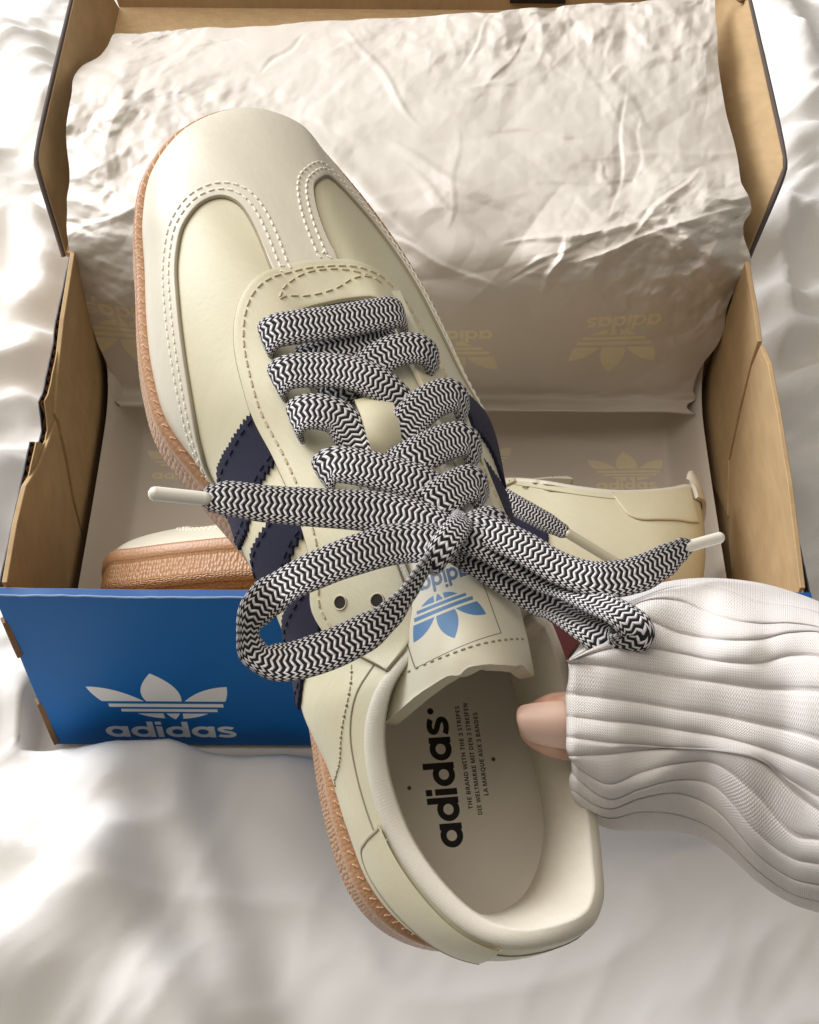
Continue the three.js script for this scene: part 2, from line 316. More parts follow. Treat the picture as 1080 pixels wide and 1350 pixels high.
    if (s > 0) { const g = []; for (let k = 0; k < 26; k++) { const q = new THREE.IcosahedronGeometry(0.0012 + rnd() * 0.002, 0); q.scale(1, 0.5, 1.4); q.translate(x0 + 0.0165 + rnd() * 0.003 - 0.0035 * (k % 3 === 0), ly + 0.033 + rnd() * 0.003, -0.185 + rnd() * 0.022 - 0.006); g.push(q); } part('frayed_paper', mergeGeometries(g), M.boardDark, b, 'stuff'); }
  }
  const fpts = [V3(-BW - 0.002, ly, lz), V3(BW + 0.002, ly, lz), V3(BW + 0.014, ly + 0.05, lz - 0.012), V3(-BW - 0.014, ly + 0.05, lz - 0.012)];
  const ff = board('lid_front_flap', fpts, 0.0026, M.board, V3(0, 0.24, 1), lid);
  part('slot', new THREE.BoxGeometry(0.032, 0.004, 0.004).translate(0.075, ly + 0.0085, lz - 0.0012), M.hole, ff);
}

// ------------------------------------------------------------------ tissue paper
const tissueMark = (c, x, y, w, flip) => { c.save(); c.translate(x, y); if (flip) c.rotate(Math.PI); drawLeaves(c, 0, 0, w, 'rgb(232,222,190)'); const h = w * 0.8 / WORD; drawWord(c, -w * 0.4, w * 0.30 + h, h, 'rgb(232,222,190)'); c.restore(); };
function crease(x, y, s, cell, wob = 0.25) {             // crumpled paper: tilted facets that meet in creases
  x = x / cell + wob * vnoise(x / cell * 0.8, y / cell * 0.8, s + 90); y = y / cell + wob * vnoise(x * 0.8, y / cell * 0.8, s + 91);
  const xi = Math.floor(x), yi = Math.floor(y); let m = 9;
  for (let a = -2; a <= 2; a++) for (let b = -2; b <= 2; b++) {
    const i = xi + a, j = yi + b, dx = x - i - hash(i, j, s), dy = y - j - hash(i, j, s + 1);
    m = Math.min(m, 0.45 * (dx * dx + dy * dy) + 0.5 * ((hash(i, j, s + 2) - 0.5) * dx + (hash(i, j, s + 3) - 0.5) * dy) + 0.3 * hash(i, j, s + 4));
  }
  return m * cell;
}
const tri = (x, y, s) => { const k = (x + y) * 0.366, X = x + k, Y = y + k, i = Math.floor(X), j = Math.floor(Y), u = X - i, v = Y - j, h = (a, b) => hash(i + a, j + b, s); return u > v ? h(0, 0) * (1 - u) + h(1, 0) * (u - v) + h(1, 1) * v : h(0, 0) * (1 - v) + h(0, 1) * (v - u) + h(1, 1) * u; };
function facets(x, y, cell, s) { const a = s * 1.3, c = Math.cos(a), n = Math.sin(a), wx = x + cell * 0.5 * vnoise(x / cell * 0.45, y / cell * 0.45, s + 3), wy = y + cell * 0.5 * vnoise(x / cell * 0.45, y / cell * 0.45, s + 4); return tri((wx * c + wy * n) / cell, (-wx * n + wy * c) / cell * 0.75, s) - 0.5; }
const segs = []; for (let k = 0; k < 70; k++) segs.push([rnd() * 0.34, rnd() * 0.23, (rnd() - 0.5) * 2.6 + (k % 3 ? 0 : 1.2), 0.012 + 0.05 * rnd() ** 2, (rnd() < 0.75 ? 1 : -1) * (0.0006 + 0.0016 * rnd()), 0.003 + 0.006 * rnd()]);
for (const q of [[0.290, 0.150, -0.35, 0.05, 0.0034, 0.006], [0.262, 0.143, -0.1, 0.045, 0.003, 0.005], [0.245, 0.165, -1.25, 0.022, 0.0035, 0.007], [0.298, 0.128, -0.9, 0.035, 0.003, 0.006], [0.20, 0.110, 0.55, 0.05, 0.0026, 0.007]]) segs.push(q);
function creases(x, y) { let h = 0; for (const [cx, cy, a, l, am, w] of segs) { const dx = x - cx, dy = y - cy; if (dx * dx + dy * dy > (l + w) ** 2) continue; const c = Math.cos(a), n = Math.sin(a), p = (dx * c + dy * n) / l, d = -dx * n + dy * c + 0.0012 * Math.sin(p * 5 + cx * 90), e = 1 - p * p; if (e <= 0) continue; const ww = w * (0.4 + 0.6 * e); h += am * e * Math.max(0, d > 0 ? 1 - d / ww : 1 + d / (ww * 0.45)); } return h; }
const ridge = (x, y, s) => { const n = vnoise(x + 0.8 * vnoise(x * 0.6, y * 0.6, s + 5), y + 0.8 * vnoise(x * 0.6, y * 0.6, s + 6), s); return (1 - Math.min(1, Math.abs(n) * 1.6)) ** 5 * clamp(0.5 + 1.4 * vnoise(x * 0.35, y * 0.35, s + 9)); };
const paper = (tex) => std(0xffffff, 0.48, { map: tex, bumpMap: scaled(fineTex, 0.015), bumpScale: 0.000025 });
{
  // the upper sheet: lies on the lid, bulges over the hinge and hangs down the back of the box
  const R = [   // left px, left depth, y left, mid px, mid depth, y mid, right px, right depth, y right
    [150, 0.772, 44, 540, 0.772, 22, 945, 0.772, -6],
    [122, 0.745, 80, 540, 0.735, 75, 952, 0.745, 60],
    [92, 0.715, 130, 535, 0.695, 140, 962, 0.715, 140],
    [90, 0.694, 200, 535, 0.662, 215, 978, 0.690, 215],
    [92, 0.682, 265, 535, 0.642, 290, 984, 0.668, 262],
    [96, 0.680, 322, 535, 0.634, 355, 988, 0.666, 318],
    [112, 0.696, 385, 535, 0.650, 410, 975, 0.686, 385],
    [130, 0.720, 450, 540, 0.686, 460, 945, 0.712, 455],
    [146, 0.738, 500, 540, 0.722, 505, 918, 0.734, 505],
    [150, 0.742, 520, 545, 0.732, 524, 914, 0.740, 525],
    [152, 0.736, 530, 545, 0.725, 538, 911, 0.734, 543],
    [153, 0.744, 536, 545, 0.734, 542, 910, 0.743, 540],
  ];
  const nu = 420, nv = 360;
  const P = (i, j) => {
    const a = i / nu, r = rows(R, j / nv * (R.length - 1)), l = (q) => { const A = r[q], B = r[q + 3], C = r[q + 6]; return A * (1 - a) * (1 - 2 * a) + 4 * B * a * (1 - a) + C * a * (2 * a - 1); };
    const v = j / nv, lft = sstep(0.30, 0.0, a), rgt = Math.exp(-(((a - 0.84) / 0.13) ** 2 + ((v - 0.42) / 0.14) ** 2)), low = sstep(0.66, 0.5, v), X = a * 0.34, Y = v * 0.36, busy = low * clamp(0.55 + 0.9 * vnoise(a * 4, v * 4, 66)) + 0.5 * lft * low + 0.7 * rgt, cr = facets(X, Y, 0.07, 1) * (0.004 + 0.012 * low) + facets(X, Y, 0.030, 2) * (0.002 + 0.009 * busy) + facets(X, Y, 0.013, 3) * (0.0008 + 0.0072 * busy) + facets(X, Y, 0.006, 4) * 0.0034 * busy + facets(X, Y, 0.0042, 5) * 0.0016 * busy
      + creases(X, Y) * (0.25 + 0.75 * low), edgeA = Math.min(a, 1 - a), wob = 9 * vnoise(v * 16, i > nu / 2 ? 4 : 9) * sstep(0.06, 0, edgeA) + 5 * vnoise(a * 30, 2) * sstep(0.05, 0, v);
    const fold = Math.exp(-(((a - 0.48 - (v - 0.36) * 0.9) / 0.02) ** 2)) * sstep(0.2, 0.32, v) * sstep(0.5, 0.38, v) * 0.004;
    return at(l(0) + wob, l(2) + wob * 0.4, l(1) - (cr + fold + 0.004 * fbm(a * 4, v * 4, 31, 3)));
  };
  const tex = canvasTex(1024, 1024, (c, w, h) => {
    c.fillStyle = 'rgb(212,204,193)'; c.fillRect(0, 0, w, h);
    const rp = [[0.575, 0.655], [0.835, 0.635], [0.06, 0.63], [0.32, 0.64]];
    for (const [u, v] of rp) tissueMark(c, u * w, v * h, w * 0.145, true);
  });
  const t = thing('tissue_paper', 'crumpled white tissue paper with pale logos hanging over the open lid', 'tissue paper');
  part('sheet', sheet(nu, nv, P, (i, j) => [i / nu, 1 - j / nv]), paper(tex), t);
  // the lower sheet: lines the back and the floor
  const n2 = 160;
  const prof = [[0.075, 0.012], [0.045, 0.010], [0.022, 0.014], [0.010, 0.030], [0.007, 0.06], [0.006, 0.10], [0.006, 0.15], [0.006, 0.195]];
  const Q = (i, j) => {
    const a = i / n2, r = rows(prof, j / n2 * (prof.length - 1)), x = lerp(-BW + 0.0085, BW - 0.0085, a), e = Math.min(a, 1 - a);
    const up = 0.03 * sstep(0.05, 0, e);
    return V3(x, r[0] + 0.004 + up + crease(a * 0.3, j / n2 * 0.25, 8, 0.05) * 0.12 * sstep(0, 0.04, e), r[1]);
  };
  const tex2 = canvasTex(1024, 1024, (c, w, h) => {
    c.fillStyle = 'rgb(212,202,190)'; c.fillRect(0, 0, w, h);
    for (const [u, v] of [[0.88, 0.50], [0.62, 0.46], [0.36, 0.5], [0.12, 0.48], [0.75, 0.83], [0.5, 0.8]]) tissueMark(c, u * w, v * h, w * 0.13, false);
  });
  const t2 = thing('tissue_paper', 'flat tissue paper lining the bottom of the box beneath the second sneaker', 'tissue paper');
  part('sheet', sheet(n2, n2, Q, (i, j) => [i / n2, 1 - j / n2]), paper(tex2), t2);
}

// ------------------------------------------------------------------ the sneaker (its own axes: x right, y up, z towards the heel)
// frame of the held shoe: heel and toe in the camera's view, rolled to show its left side
const heelC = V3((590 - 540) * 0.37 / FOC, -(1262 - 675) * 0.37 / FOC, -0.37), toeC = V3((290 - 540) * 0.45 / FOC, -(150 - 675) * 0.45 / FOC, -0.45);
const Fw = toeC.clone().sub(heelC).normalize(), U0 = V3(0, 0, 1).addScaledVector(Fw, -Fw.z).normalize(), R0 = Fw.clone().cross(U0), roll = 21 * Math.PI / 180;
const Up = U0.clone().multiplyScalar(Math.cos(roll)).addScaledVector(R0, Math.sin(roll)), Rt = Fw.clone().cross(Up);
const shoeM = new THREE.Matrix4().makeBasis(Rt, Up, Fw.clone().negate()).setPosition(heelC).premultiply(camera.matrixWorld);
const shoeInv = shoeM.clone().invert(), shoeN = V3().setFromMatrixColumn(shoeM, 1), shoeO = V3().setFromMatrixPosition(shoeM);
const onShoe = (px, py, h) => onPlane(px, py, shoeO.clone().addScaledVector(shoeN, h), shoeN).applyMatrix4(shoeInv);   // local point at height h
const spring = (f) => f > 0.2 ? ((f - 0.2) / 0.06) ** 2 * 0.009 : 0;
const ST = [  // mm: foot of the upper x f | rim x h f | rise, bulge | tangent at the rim dx dh df
  [5, 3, 2.5, 86, 1, 22, 8, 1, -22, -3], [-5.5, 5.5, -6.5, 77.5, 1.5, 20, 7, -2, -19, -3], [-15, 12.5, -13, 70, 7, 18, 7, -4, -16, -2], [-20.5, 23, -18, 64.5, 18, 17, 7, -5, -14, -1],
  [-22, 38, -21, 62, 30.5, 16, 7, -5, -13, 0], [-21.5, 52, -22, 64, 45.5, 16, 9, -6, -13, 0], [-20, 66, -19, 69, 59, 17, 18, -13, -14, 1], [-19, 82, -10.5, 73.5, 70, 19, 22, -20, -16, 2],
  [-20, 98, -9.5, 73, 84, 20, 24, -23, -15, 2], [-25, 116, -11, 68, 105, 19, 24, -23, -12, 2], [-34, 135, -13, 63, 126, 17, 11, -17, -8, 2], [-42.5, 154, -15, 60, 141, 16, 3, -15, -5, 3],
  [-43.6, 170, -14.5, 57.5, 152, 16, 3, -15, -4, 8], [-42, 186, -13.5, 56, 160, 17, 3, -14, -3, 15], [-39, 203, -12, 55.5, 163.5, 18, 3, -12, -3, 23], [-36.5, 218, -10, 55, 165.5, 17, 3, -11, -4, 29],
  [-31, 232, -7, 55, 166.3, 15, 3, -9, -6, 34], [-19, 243.5, -3, 55.5, 166.6, 14, 3, -6, -7, 38], [-2, 248.5, 1, 56, 166.7, 13, 2, 0, -8, 37],
  [13, 244, 4, 56.3, 166.6, 11, 1, 2, -8, 34], [20, 234, 7, 56.8, 166.3, 10, 0, 3, -8, 29], [28.5, 219, 9.5, 57, 165.8, 9, -1, 4, -8, 23], [35, 203, 11, 57, 164.5, 9, -1, 6, -8, 17],
  [39.5, 186, 12, 57.5, 160, 10, -1, 8, -7, 11], [42, 170, 12.3, 58.5, 152, 11, -1, 10, -7, 6], [43, 154, 12.7, 62, 141, 12, 0, 12, -7, 3], [43, 135, 13.2, 66, 124, 17, 4, 14, -6, 2],
  [40, 116, 12.8, 70.5, 105, 19, 5, 12, -8, 2], [37, 98, 14, 75, 87, 20, 6, 10, -11, 2], [35.5, 82, 18.5, 73, 77, 19, 6, 9, -14, 2], [34.5, 66, 22.5, 69.5, 66, 17, 5, 6, -14, 1],
  [34, 52, 24.3, 66.5, 53, 16, 4.5, 5, -13, 0], [33.5, 38, 22.7, 67, 38.5, 16, 4, 5, -13, 0], [31.5, 22, 18, 72, 23.7, 17, 4, 5, -14, -1], [25, 12, 12.5, 78.5, 11.5, 18, 6, 4, -18, -2], [16, 5, 8, 84, 4.5, 20, 7, 3, -21, -3],
].map((r) => r.map((x) => x / 1000));
const NS = ST.length, LIP = 0.0195;
const collarW = (u) => { const d = Math.min(u, 1 - u) * NS; return sstep(7.4, 5.2, d); };    // 1 round the ankle, 0 at the lacing
const stAt = (u) => rows(ST, (((u % 1) + 1) % 1) * NS, true);
function footOut(u) { const a = stAt(u - 0.004), b = stAt(u + 0.004), t = V3(b[0] - a[0], 0, -(b[1] - a[1])).normalize(); return V3(t.z, 0, -t.x); }
function rimP(u) { const s = stAt(u); return V3(s[2], s[3], -s[4]); }
function rimIn(u) { const t = rimP(u + 0.02).sub(rimP(u - 0.02)); t.y = 0; t.normalize(); return V3(-t.z, 0, t.x); }
{ const o = footOut(0.5); if (o.z > 0) throw new Error('outward is inward'); const c = rimIn(0.97); if (c.z > 0) throw new Error('rim inward is outward'); }
const ROLLR = 0.0042;
const uCache = new Map();
function uStation(u) {
  const k = Math.round((((u % 1) + 1) % 1) * 40000); let c = uCache.get(k); if (c) return c;
  const s = stAt(u), o = footOut(u), w = collarW(u), P0 = V3(s[0], spring(s[1]) + LIP, -s[1]);
  const P3 = V3(s[2], s[3], -s[4]).addScaledVector(rimIn(u), -ROLLR * w); P3.y -= 0.003 * w;
  const P1 = P0.clone().addScaledVector(o, s[6]); P1.y += s[5];
  const P2 = V3(P3.x + s[7], P3.y + s[8], P3.z - s[9]);
  c = [P0, P1, P2, P3]; uCache.set(k, c); return c;
}
function S(u, v, off = 0) {                               // a point of the upper, off metres above its surface
  const [a, b, c, d] = uStation(u), w = 1 - v, p = V3().addScaledVector(a, w * w * w).addScaledVector(b, 3 * w * w * v).addScaledVector(c, 3 * w * v * v).addScaledVector(d, v * v * v);
  return off ? p.addScaledVector(SN(u, v), off) : p;
}
function SN(u, v) {
  const e = 0.002, v0 = clamp(v, 0.01, 0.99), a = S(u + e, v0).sub(S(u - e, v0)), b = S(u, Math.min(1, v0 + e)).sub(S(u, Math.max(0, v0 - e)));
  return b.cross(a).normalize();
}
{ const n = SN(0.5, 0.6); if (n.y < 0) throw new Error('surface normal points down ' + n.toArray()); }
// where a pixel of the photograph falls on the upper
const gridU = 360, gridV = 60, gridP = [];
{
  const eye = camPos.clone().applyMatrix4(shoeInv);
  for (let i = 0; i < gridU; i++) for (let j = 1; j <= gridV; j++) { const u = i / gridU, v = j / gridV, p = S(u, v), n = SN(u, v), q = toPx(p.clone().applyMatrix4(shoeM)); gridP.push([u, v, q[0], q[1], n.dot(eye.clone().sub(p).normalize()), q[2]]); }
}
function uvAt(px, py) {
  let best = 1e9, r = null;
  for (const g of gridP) { const d = (g[2] - px) ** 2 + (g[3] - py) ** 2 + (g[4] < 0.02 ? 1600 : 0) + g[5] * 20; if (d < best) { best = d; r = g; } }
  let u = r[0], v = r[1]; const pr = (a, b) => toPx(S(a, b).applyMatrix4(shoeM));
  for (let k = 0; k < 8; k++) {
    const q = pr(u, v), e = 0.0015, a = pr(u + e, v), v2 = v > 0.5 ? v - e : v + e, b = pr(u, v2), s = v > 0.5 ? -1 : 1;
    const ax = (a[0] - q[0]) / e, ay = (a[1] - q[1]) / e, bx = (b[0] - q[0]) / e * s, by = (b[1] - q[1]) / e * s, dx = px - q[0], dy = py - q[1], det = ax * by - ay * bx;
    if (Math.abs(det) < 1000) break;
    u += clamp((dx * by - dy * bx) / det, -0.01, 0.01); v = clamp(v + clamp((ax * dy - ay * dx) / det, -0.03, 0.03), 0, 1);
  }
  return [u, v];
}
const uvLine = (pts) => pts.map(([x, y]) => uvAt(x, y));
// a leather piece laid on the upper between two lines given as [u, v] points, with a cut edge
function lineFn(L) { const c = spline(L.map(([u, v]) => V3(u * 3, v, 0))); const n = 200, t = c.getSpacedPoints(n).map((p) => [p.x / 3, p.y]); return (s) => { const x = clamp(s) * n, i = Math.min(n - 1, Math.floor(x)); return [lerp(t[i][0], t[i + 1][0], x - i), lerp(t[i][1], t[i + 1][1], x - i)]; }; }
function piece(A, B, n, m, off, edges = 15, jag) {          // edges: bits 1 A, 2 B, 4 start, 8 end
  const ss = [], ts = [];
  const ax = (k, lo, hi) => { const r = []; if (lo) r.push([0, -0.0002], [0, 0.75 * off]); for (let i = 0; i <= k; i++) { const x = i / k; r.push([lo || hi ? lerp(lo ? 0.004 + 0.4 / k * 0.2 : 0, hi ? 1 - 0.004 - 0.4 / k * 0.2 : 1, x) : x, off]); } if (hi) r.push([1, 0.75 * off], [1, -0.0002]); return r; };
  for (const x of ax(n, edges & 4, edges & 8)) ss.push(x);
  for (const x of ax(m, edges & 1, edges & 2)) ts.push(x);
  const g = sheet(ss.length - 1, ts.length - 1, (i, j) => {
    const s = ss[i][0], a = A(s), b = B(s), t = ts[j][0]; let u = lerp(a[0], b[0], t), v = lerp(a[1], b[1], t);
    if (jag) { const q = jag(s, t); u += q[0]; v += q[1]; }
    return S(u, clamp(v), Math.min(ss[i][1], ts[j][1]));
  }, (i, j) => { const p = S(...A(ss[i][0])); return [ss[i][0] * 0.2 + ts[j][0] * 0.01, ts[j][0] * 0.04 + p.z]; });
  return g;
}
function seam(L, off, r, n = 80) { const f = typeof L === 'function' ? L : lineFn(L), p = []; for (let i = 0; i <= n; i++) { const [u, v] = f(i / n); p.push(S(u, clamp(v), off)); } return tube(p, r, n, 5); }
// stitches along a line of [u, v]: little thread capsules in their holes
function stitches(L, pitch = 0.0026, len = 0.0018, off = 0.0003, r = 0.00032) {
  const f = typeof L === 'function' ? L : lineFn(L), p = []; for (let i = 0; i <= 300; i++) { const [u, v] = f(i / 300); p.push(S(u, clamp(v), off)); }
  const c = new THREE.CatmullRomCurve3(p), total = c.getLength(), k = Math.max(2, Math.floor(total / pitch)), thread = [], holes = []; c.arcLengthDivisions = 600;
  for (let i = 0; i < k; i++) {
    const t = (i + 0.5) / k, a = c.getPointAt(t), d = c.getTangentAt(t), uv = f(t), n = SN(uv[0], clamp(uv[1]));
    const q = new THREE.Quaternion().setFromUnitVectors(V3(0, 1, 0), d.clone().addScaledVector(n, 0.0).normalize());
    thread.push(new THREE.CapsuleGeometry(r, len - 2 * r, 2, 5).applyQuaternion(q).translate(a.x, a.y, a.z));
    const h = a.clone().addScaledVector(d, pitch * 0.5).addScaledVector(n, -off * 0.6);
    holes.push(new THREE.SphereGeometry(0.00042, 6, 4).translate(h.x, h.y, h.z));
  }
  return [mergeGeometries(thread), mergeGeometries(holes)];
}

const laceTex = dataTex(512, 256, (u, v) => {            // 8 chevrons along by 16 ribs round; one tile = 22 mm x the girth
  const ph = u * 8 + 0.55 * Math.abs(((v * 16) % 1) * 2 - 1) * 1.0, f = ph - Math.floor(ph), rib = Math.abs(Math.sin(v * Math.PI * 32)), n = 0.08 * (hash(Math.floor(u * 128), Math.floor(v * 64), 3) - 0.5);
  const w = sstep(0.48, 0.58, f) * sstep(1.02, 0.93, f); return lerp(0.09, 1.0 - 0.12 * (1 - rib), w) + n;
}, true);
const laceBump = dataTex(512, 256, (u, v) => { const ph = u * 8 + 0.55 * Math.abs(((v * 16) % 1) * 2 - 1), f = ph * 2 - Math.floor(ph * 2); return 0.5 * Math.sin(f * Math.PI) + 0.5 * Math.abs(Math.sin(v * Math.PI * 32)); });
M.lace = std(col(250, 246, 248), 0.85, { map: laceTex, bumpMap: laceBump, bumpScale: 0.00028 });
function ribbon(P, W, T, rollDeg, n, face, tile = 0.0112) {   // points, widths, thickness, rolls (deg) at the points; face(p) = which way its flat side looks
  const c = spline(P), L = c.getLength(), k = 20, N = [], pts = [], tan = [], lenAt = [0];
  for (let i = 0; i <= n; i++) { pts.push(c.getPointAt(i / n)); tan.push(c.getTangentAt(i / n)); }
  let best = 0, bw = -1;
  for (let i = 0; i <= n; i++) { const f = face(pts[i]), w = f.addScaledVector(tan[i], -f.dot(tan[i])).length() + 0.2 * Math.sin(i / n * Math.PI); if (w > bw) { bw = w; best = i; } }
  for (const step of [1, -1]) {
    let prev = null;
    for (let i = best; i >= 0 && i <= n; i += step) {
      const t = tan[i], f = face(pts[i]); let a = f.clone().addScaledVector(t, -f.dot(t)); const w = a.length(); a.normalize();
      if (prev) { const b = prev.clone().addScaledVector(t, -prev.dot(t)).normalize(); a = b.lerp(a, 0.3 * sstep(0.5, 0.9, w)); a.addScaledVector(t, -a.dot(t)).normalize(); }
      prev = a; N[i] = a;
    }
  }
  // the parameter by points, for widths and rolls
  const par = P.map((p) => { let b = 0, d = 9; pts.forEach((q, i) => { const e = q.distanceToSquared(p); if (e < d) { d = e; b = i; } }); return b / n; });
  const val = (A, x) => { if (typeof A === 'number') return A; let i = 0; while (i < par.length - 2 && x > par[i + 1]) i++; return lerp(A[i], A[i + 1], sstep(0, 1, (x - par[i]) / Math.max(1e-6, par[i + 1] - par[i]))); };
  return sheet(n, k, (i, j) => {
    const s = i / n, r = val(rollDeg, s) * Math.PI / 180, t = tan[i], nn = N[i].clone().applyAxisAngle(t, r), w = nn.clone().cross(t), a = j / k * Math.PI * 2;
    const ca = Math.cos(a), sa = Math.sin(a), hw = val(W, s) / 2, ht = T / 2;
    return pts[i].clone().addScaledVector(w, hw * Math.sign(ca) * Math.abs(ca) ** 0.55).addScaledVector(nn, ht * Math.sign(sa) * Math.abs(sa) ** 0.7);
  }, (i, j) => [i / n * L / tile, j / k]);
}

function buildSneaker(group, laced) {
  const U = (x) => x, all = (n) => Array.from({ length: n + 1 }, (_, i) => i / n);
  // upper
  part('upper', sheet(220, 40, (i, j) => S(i / 220, j / 40), (i, j) => { const s = stAt(i / 220); return [s[0] * 2 + j * 0.001, -s[1] + j * 0.0015]; }, true), M.leather, group);
  // sole: sidewall, lip and underside
  const prof = [[-0.020, 0.0005], [-0.006, 0], [0.0004, 0.0012], [0.0012, 0.004], [0.0012, 0.0125], [0.0010, 0.0140], [0.0022, 0.0152], [0.0024, 0.0182], [0.0016, 0.0196], [-0.0012, 0.0198], [-0.0016, 0.0185]];
  const soleP = (u, o, h) => { const s = stAt(u), d = footOut(u), p = V3(s[0], 0, -s[1]).addScaledVector(d, o + 0.0012); p.y = spring(-p.z) * (h < 0.01 ? 1 : 1) + h; return p; };
  const sole = part('sole', sheet(320, 4, (i, j) => soleP(i / 320, prof[j + 1][0], prof[j + 1][1]), (i, j) => [i / 320 * 0.62, j * 0.005], true), M.gum, group);
  part('lip', sheet(320, 5, (i, j) => soleP(i / 320, prof[j + 5][0], prof[j + 5][1]), (i, j) => [i / 320 * 0.62, j * 0.002], true), M.gumLip, sole);
  const und = sheet(80, 10, (i, j) => { const f = lerp(0.002, 0.247, i / 80); let l = 1e9, r = -1e9, c = 0; const a = underEdge(f); return V3(lerp(a[0], a[1], j / 10), spring(f) + 0.0006, -f); }, (i, j) => [i * 0.003, j * 0.008]);
  part('outsole', und, M.gum, sole);
  const ticks = [];
  for (let i = 0; i < 168; i++) {
    const u = (i + 0.5) / 168, p = soleP(u, 0.0009, 0.0197), d = footOut(u), t = V3(-d.z, 0, d.x);
    ticks.push(new THREE.CapsuleGeometry(0.0003, 0.0013, 2, 5).applyQuaternion(new THREE.Quaternion().setFromUnitVectors(V3(0, 1, 0), t.clone().multiplyScalar(0.75).addScaledVector(d, 0.65).normalize())).translate(p.x, p.y, p.z));
  }
  part('lip_stitching', mergeGeometries(ticks), M.gumTick, sole, 'stuff');
  // toe overlay with its stem
  const cap = uvLine([[277, 636], [266, 590], [255, 535], [244, 467], [236, 398], [233.5, 351], [238, 315], [250, 287], [270, 267], [293, 260.5], [316, 270], [334, 296], [348, 328], [361, 360], [367, 368], [400, 358], [432, 352], [445, 346], [441, 340], [430, 317], [420, 291], [413, 263], [413, 246], [422, 236], [436, 236]]);
  cap.unshift([cap[0][0] - 0.03, 0.05]);
  cap.push([0.577, 0.385], [0.602, 0.345], [0.63, 0.33], [0.665, 0.32], [0.70, 0.28], [0.74, 0.2], [0.76, 0.05]);
  const capB = lineFn(cap), nC = 200; const foot = [];
  const near = (q) => { let b = 9, r = 0; for (let i = 0; i <= nC; i++) { const p = capB(i / nC), d = Math.hypot((p[0] - q[0]) * 3, p[1] - q[1]); if (d < b) { b = d; r = i; } } return r; };
  const iL = near(uvAt(293, 260.5)), iR = near(uvAt(422, 236)), uL = capB(iL / nC)[0], uR = capB(iR / nC)[0];
  for (let i = 0; i <= nC; i++) foot.push(i < iL ? Math.min(capB(i / nC)[0], uL) : i > iR ? Math.max(capB(i / nC)[0], uR) : lerp(uL, uR, (i - iL) / (iR - iL)));
  for (let k = 0; k < 12; k++) for (let i = 1; i < nC; i++) foot[i] = (foot[i - 1] + foot[i] + foot[i + 1]) / 3;
  const capA = (s) => { const x = clamp(s) * nC, i = Math.min(nC - 1, Math.floor(x)); return [lerp(foot[i], foot[i + 1], x - i), 0.0]; };
  const toe = part('toe_overlay', piece(capA, capB, 240, 30, 0.0011, 2, (s, t) => { const w = sstep(iL - 8, iL + 4, s * nC) * sstep(iR + 8, iR - 4, s * nC); return [(t ** 6 - t) * (capB(s)[0] - capA(s)[0]) * w, 0]; }), M.toeLeather, group);
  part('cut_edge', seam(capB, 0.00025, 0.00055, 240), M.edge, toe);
  const inset = (f, d) => (s) => { const e = 0.004, a = f(s - e), b = f(s + e), p = f(s), pa = S(a[0], clamp(a[1])), pb = S(b[0], clamp(b[1])); let n = SN(p[0], clamp(p[1])), t = pb.sub(pa).normalize(), w = n.clone().cross(t).multiplyScalar(d), q = S(p[0], clamp(p[1])).add(w); // step sideways on the surface
    let u = p[0], v = p[1]; for (let k = 0; k < 4; k++) { const g = S(u, clamp(v)), h = 0.001, gu = S(u + h, clamp(v)).sub(g).divideScalar(h), v2 = v > 0.5 ? -h : h, gv = S(u, clamp(v + v2)).sub(g).divideScalar(v2), r = q.clone().sub(g), A = gu.dot(gu), B = gu.dot(gv), C = gv.dot(gv), D = A * C - B * B; if (D < 1e-12) break; u += (r.dot(gu) * C - r.dot(gv) * B) / D; v = clamp(v + (A * r.dot(gv) - B * r.dot(gu)) / D, 0, 1); } return [u, v]; };
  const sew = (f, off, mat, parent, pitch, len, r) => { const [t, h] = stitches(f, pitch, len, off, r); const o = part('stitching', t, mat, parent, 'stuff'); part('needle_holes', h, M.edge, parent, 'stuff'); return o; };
  const sample = (f, n = 60, a = 0, b = 1) => Array.from({ length: n + 1 }, (_, i) => f(lerp(a, b, i / n)));
  for (const d of [0.0022, 0.0046]) { sew(lineFn(sample(inset(capB, d), 56, 0.03, 0.452)), 0.0012, M.thread, toe); sew(lineFn(sample(inset(capB, d), 44, 0.522, 0.97)), 0.0012, M.thread, toe); }
  // eyestay
  const eyeOut = uvLine([[512, 885], [470, 861], [432, 836], [414, 806], [411, 770], [408, 725], [392, 672], [366, 612], [340, 562], [322, 510], [311, 460], [311, 425], [321, 390], [345, 364], [380, 352], [418, 345.5], [455, 345.5], [484, 354], [512, 374], [536, 402], [562, 446], [590, 500], [618, 568], [644, 636], [668, 698]]);
  { const l = eyeOut[eyeOut.length - 1]; eyeOut.push([l[0] + 0.03, 0.95]); }
  const eB = lineFn(eyeOut), eA = (s) => [eB(s)[0], 1];
  const eye = part('eyestay', piece(eA, eB, 220, 12, 0.0012, 15), M.leather, group);
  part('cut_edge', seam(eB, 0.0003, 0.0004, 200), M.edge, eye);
  sew(lineFn(sample(inset(eB, -0.0028), 70, 0.05, 0.98)), 0.0013, M.threadDark, eye, 0.003, 0.0022);
  sew(lineFn(uvLine([[368, 398], [374, 383], [392, 369], [420, 360], [455, 360], [484, 368], [500, 378]])), 0.0013, M.threadDark, eye, 0.003, 0.0022);
  sew(lineFn(uvLine([[368, 400], [400, 394], [440, 385], [500, 379]])), 0.0013, M.threadDark, eye, 0.003, 0.0022);
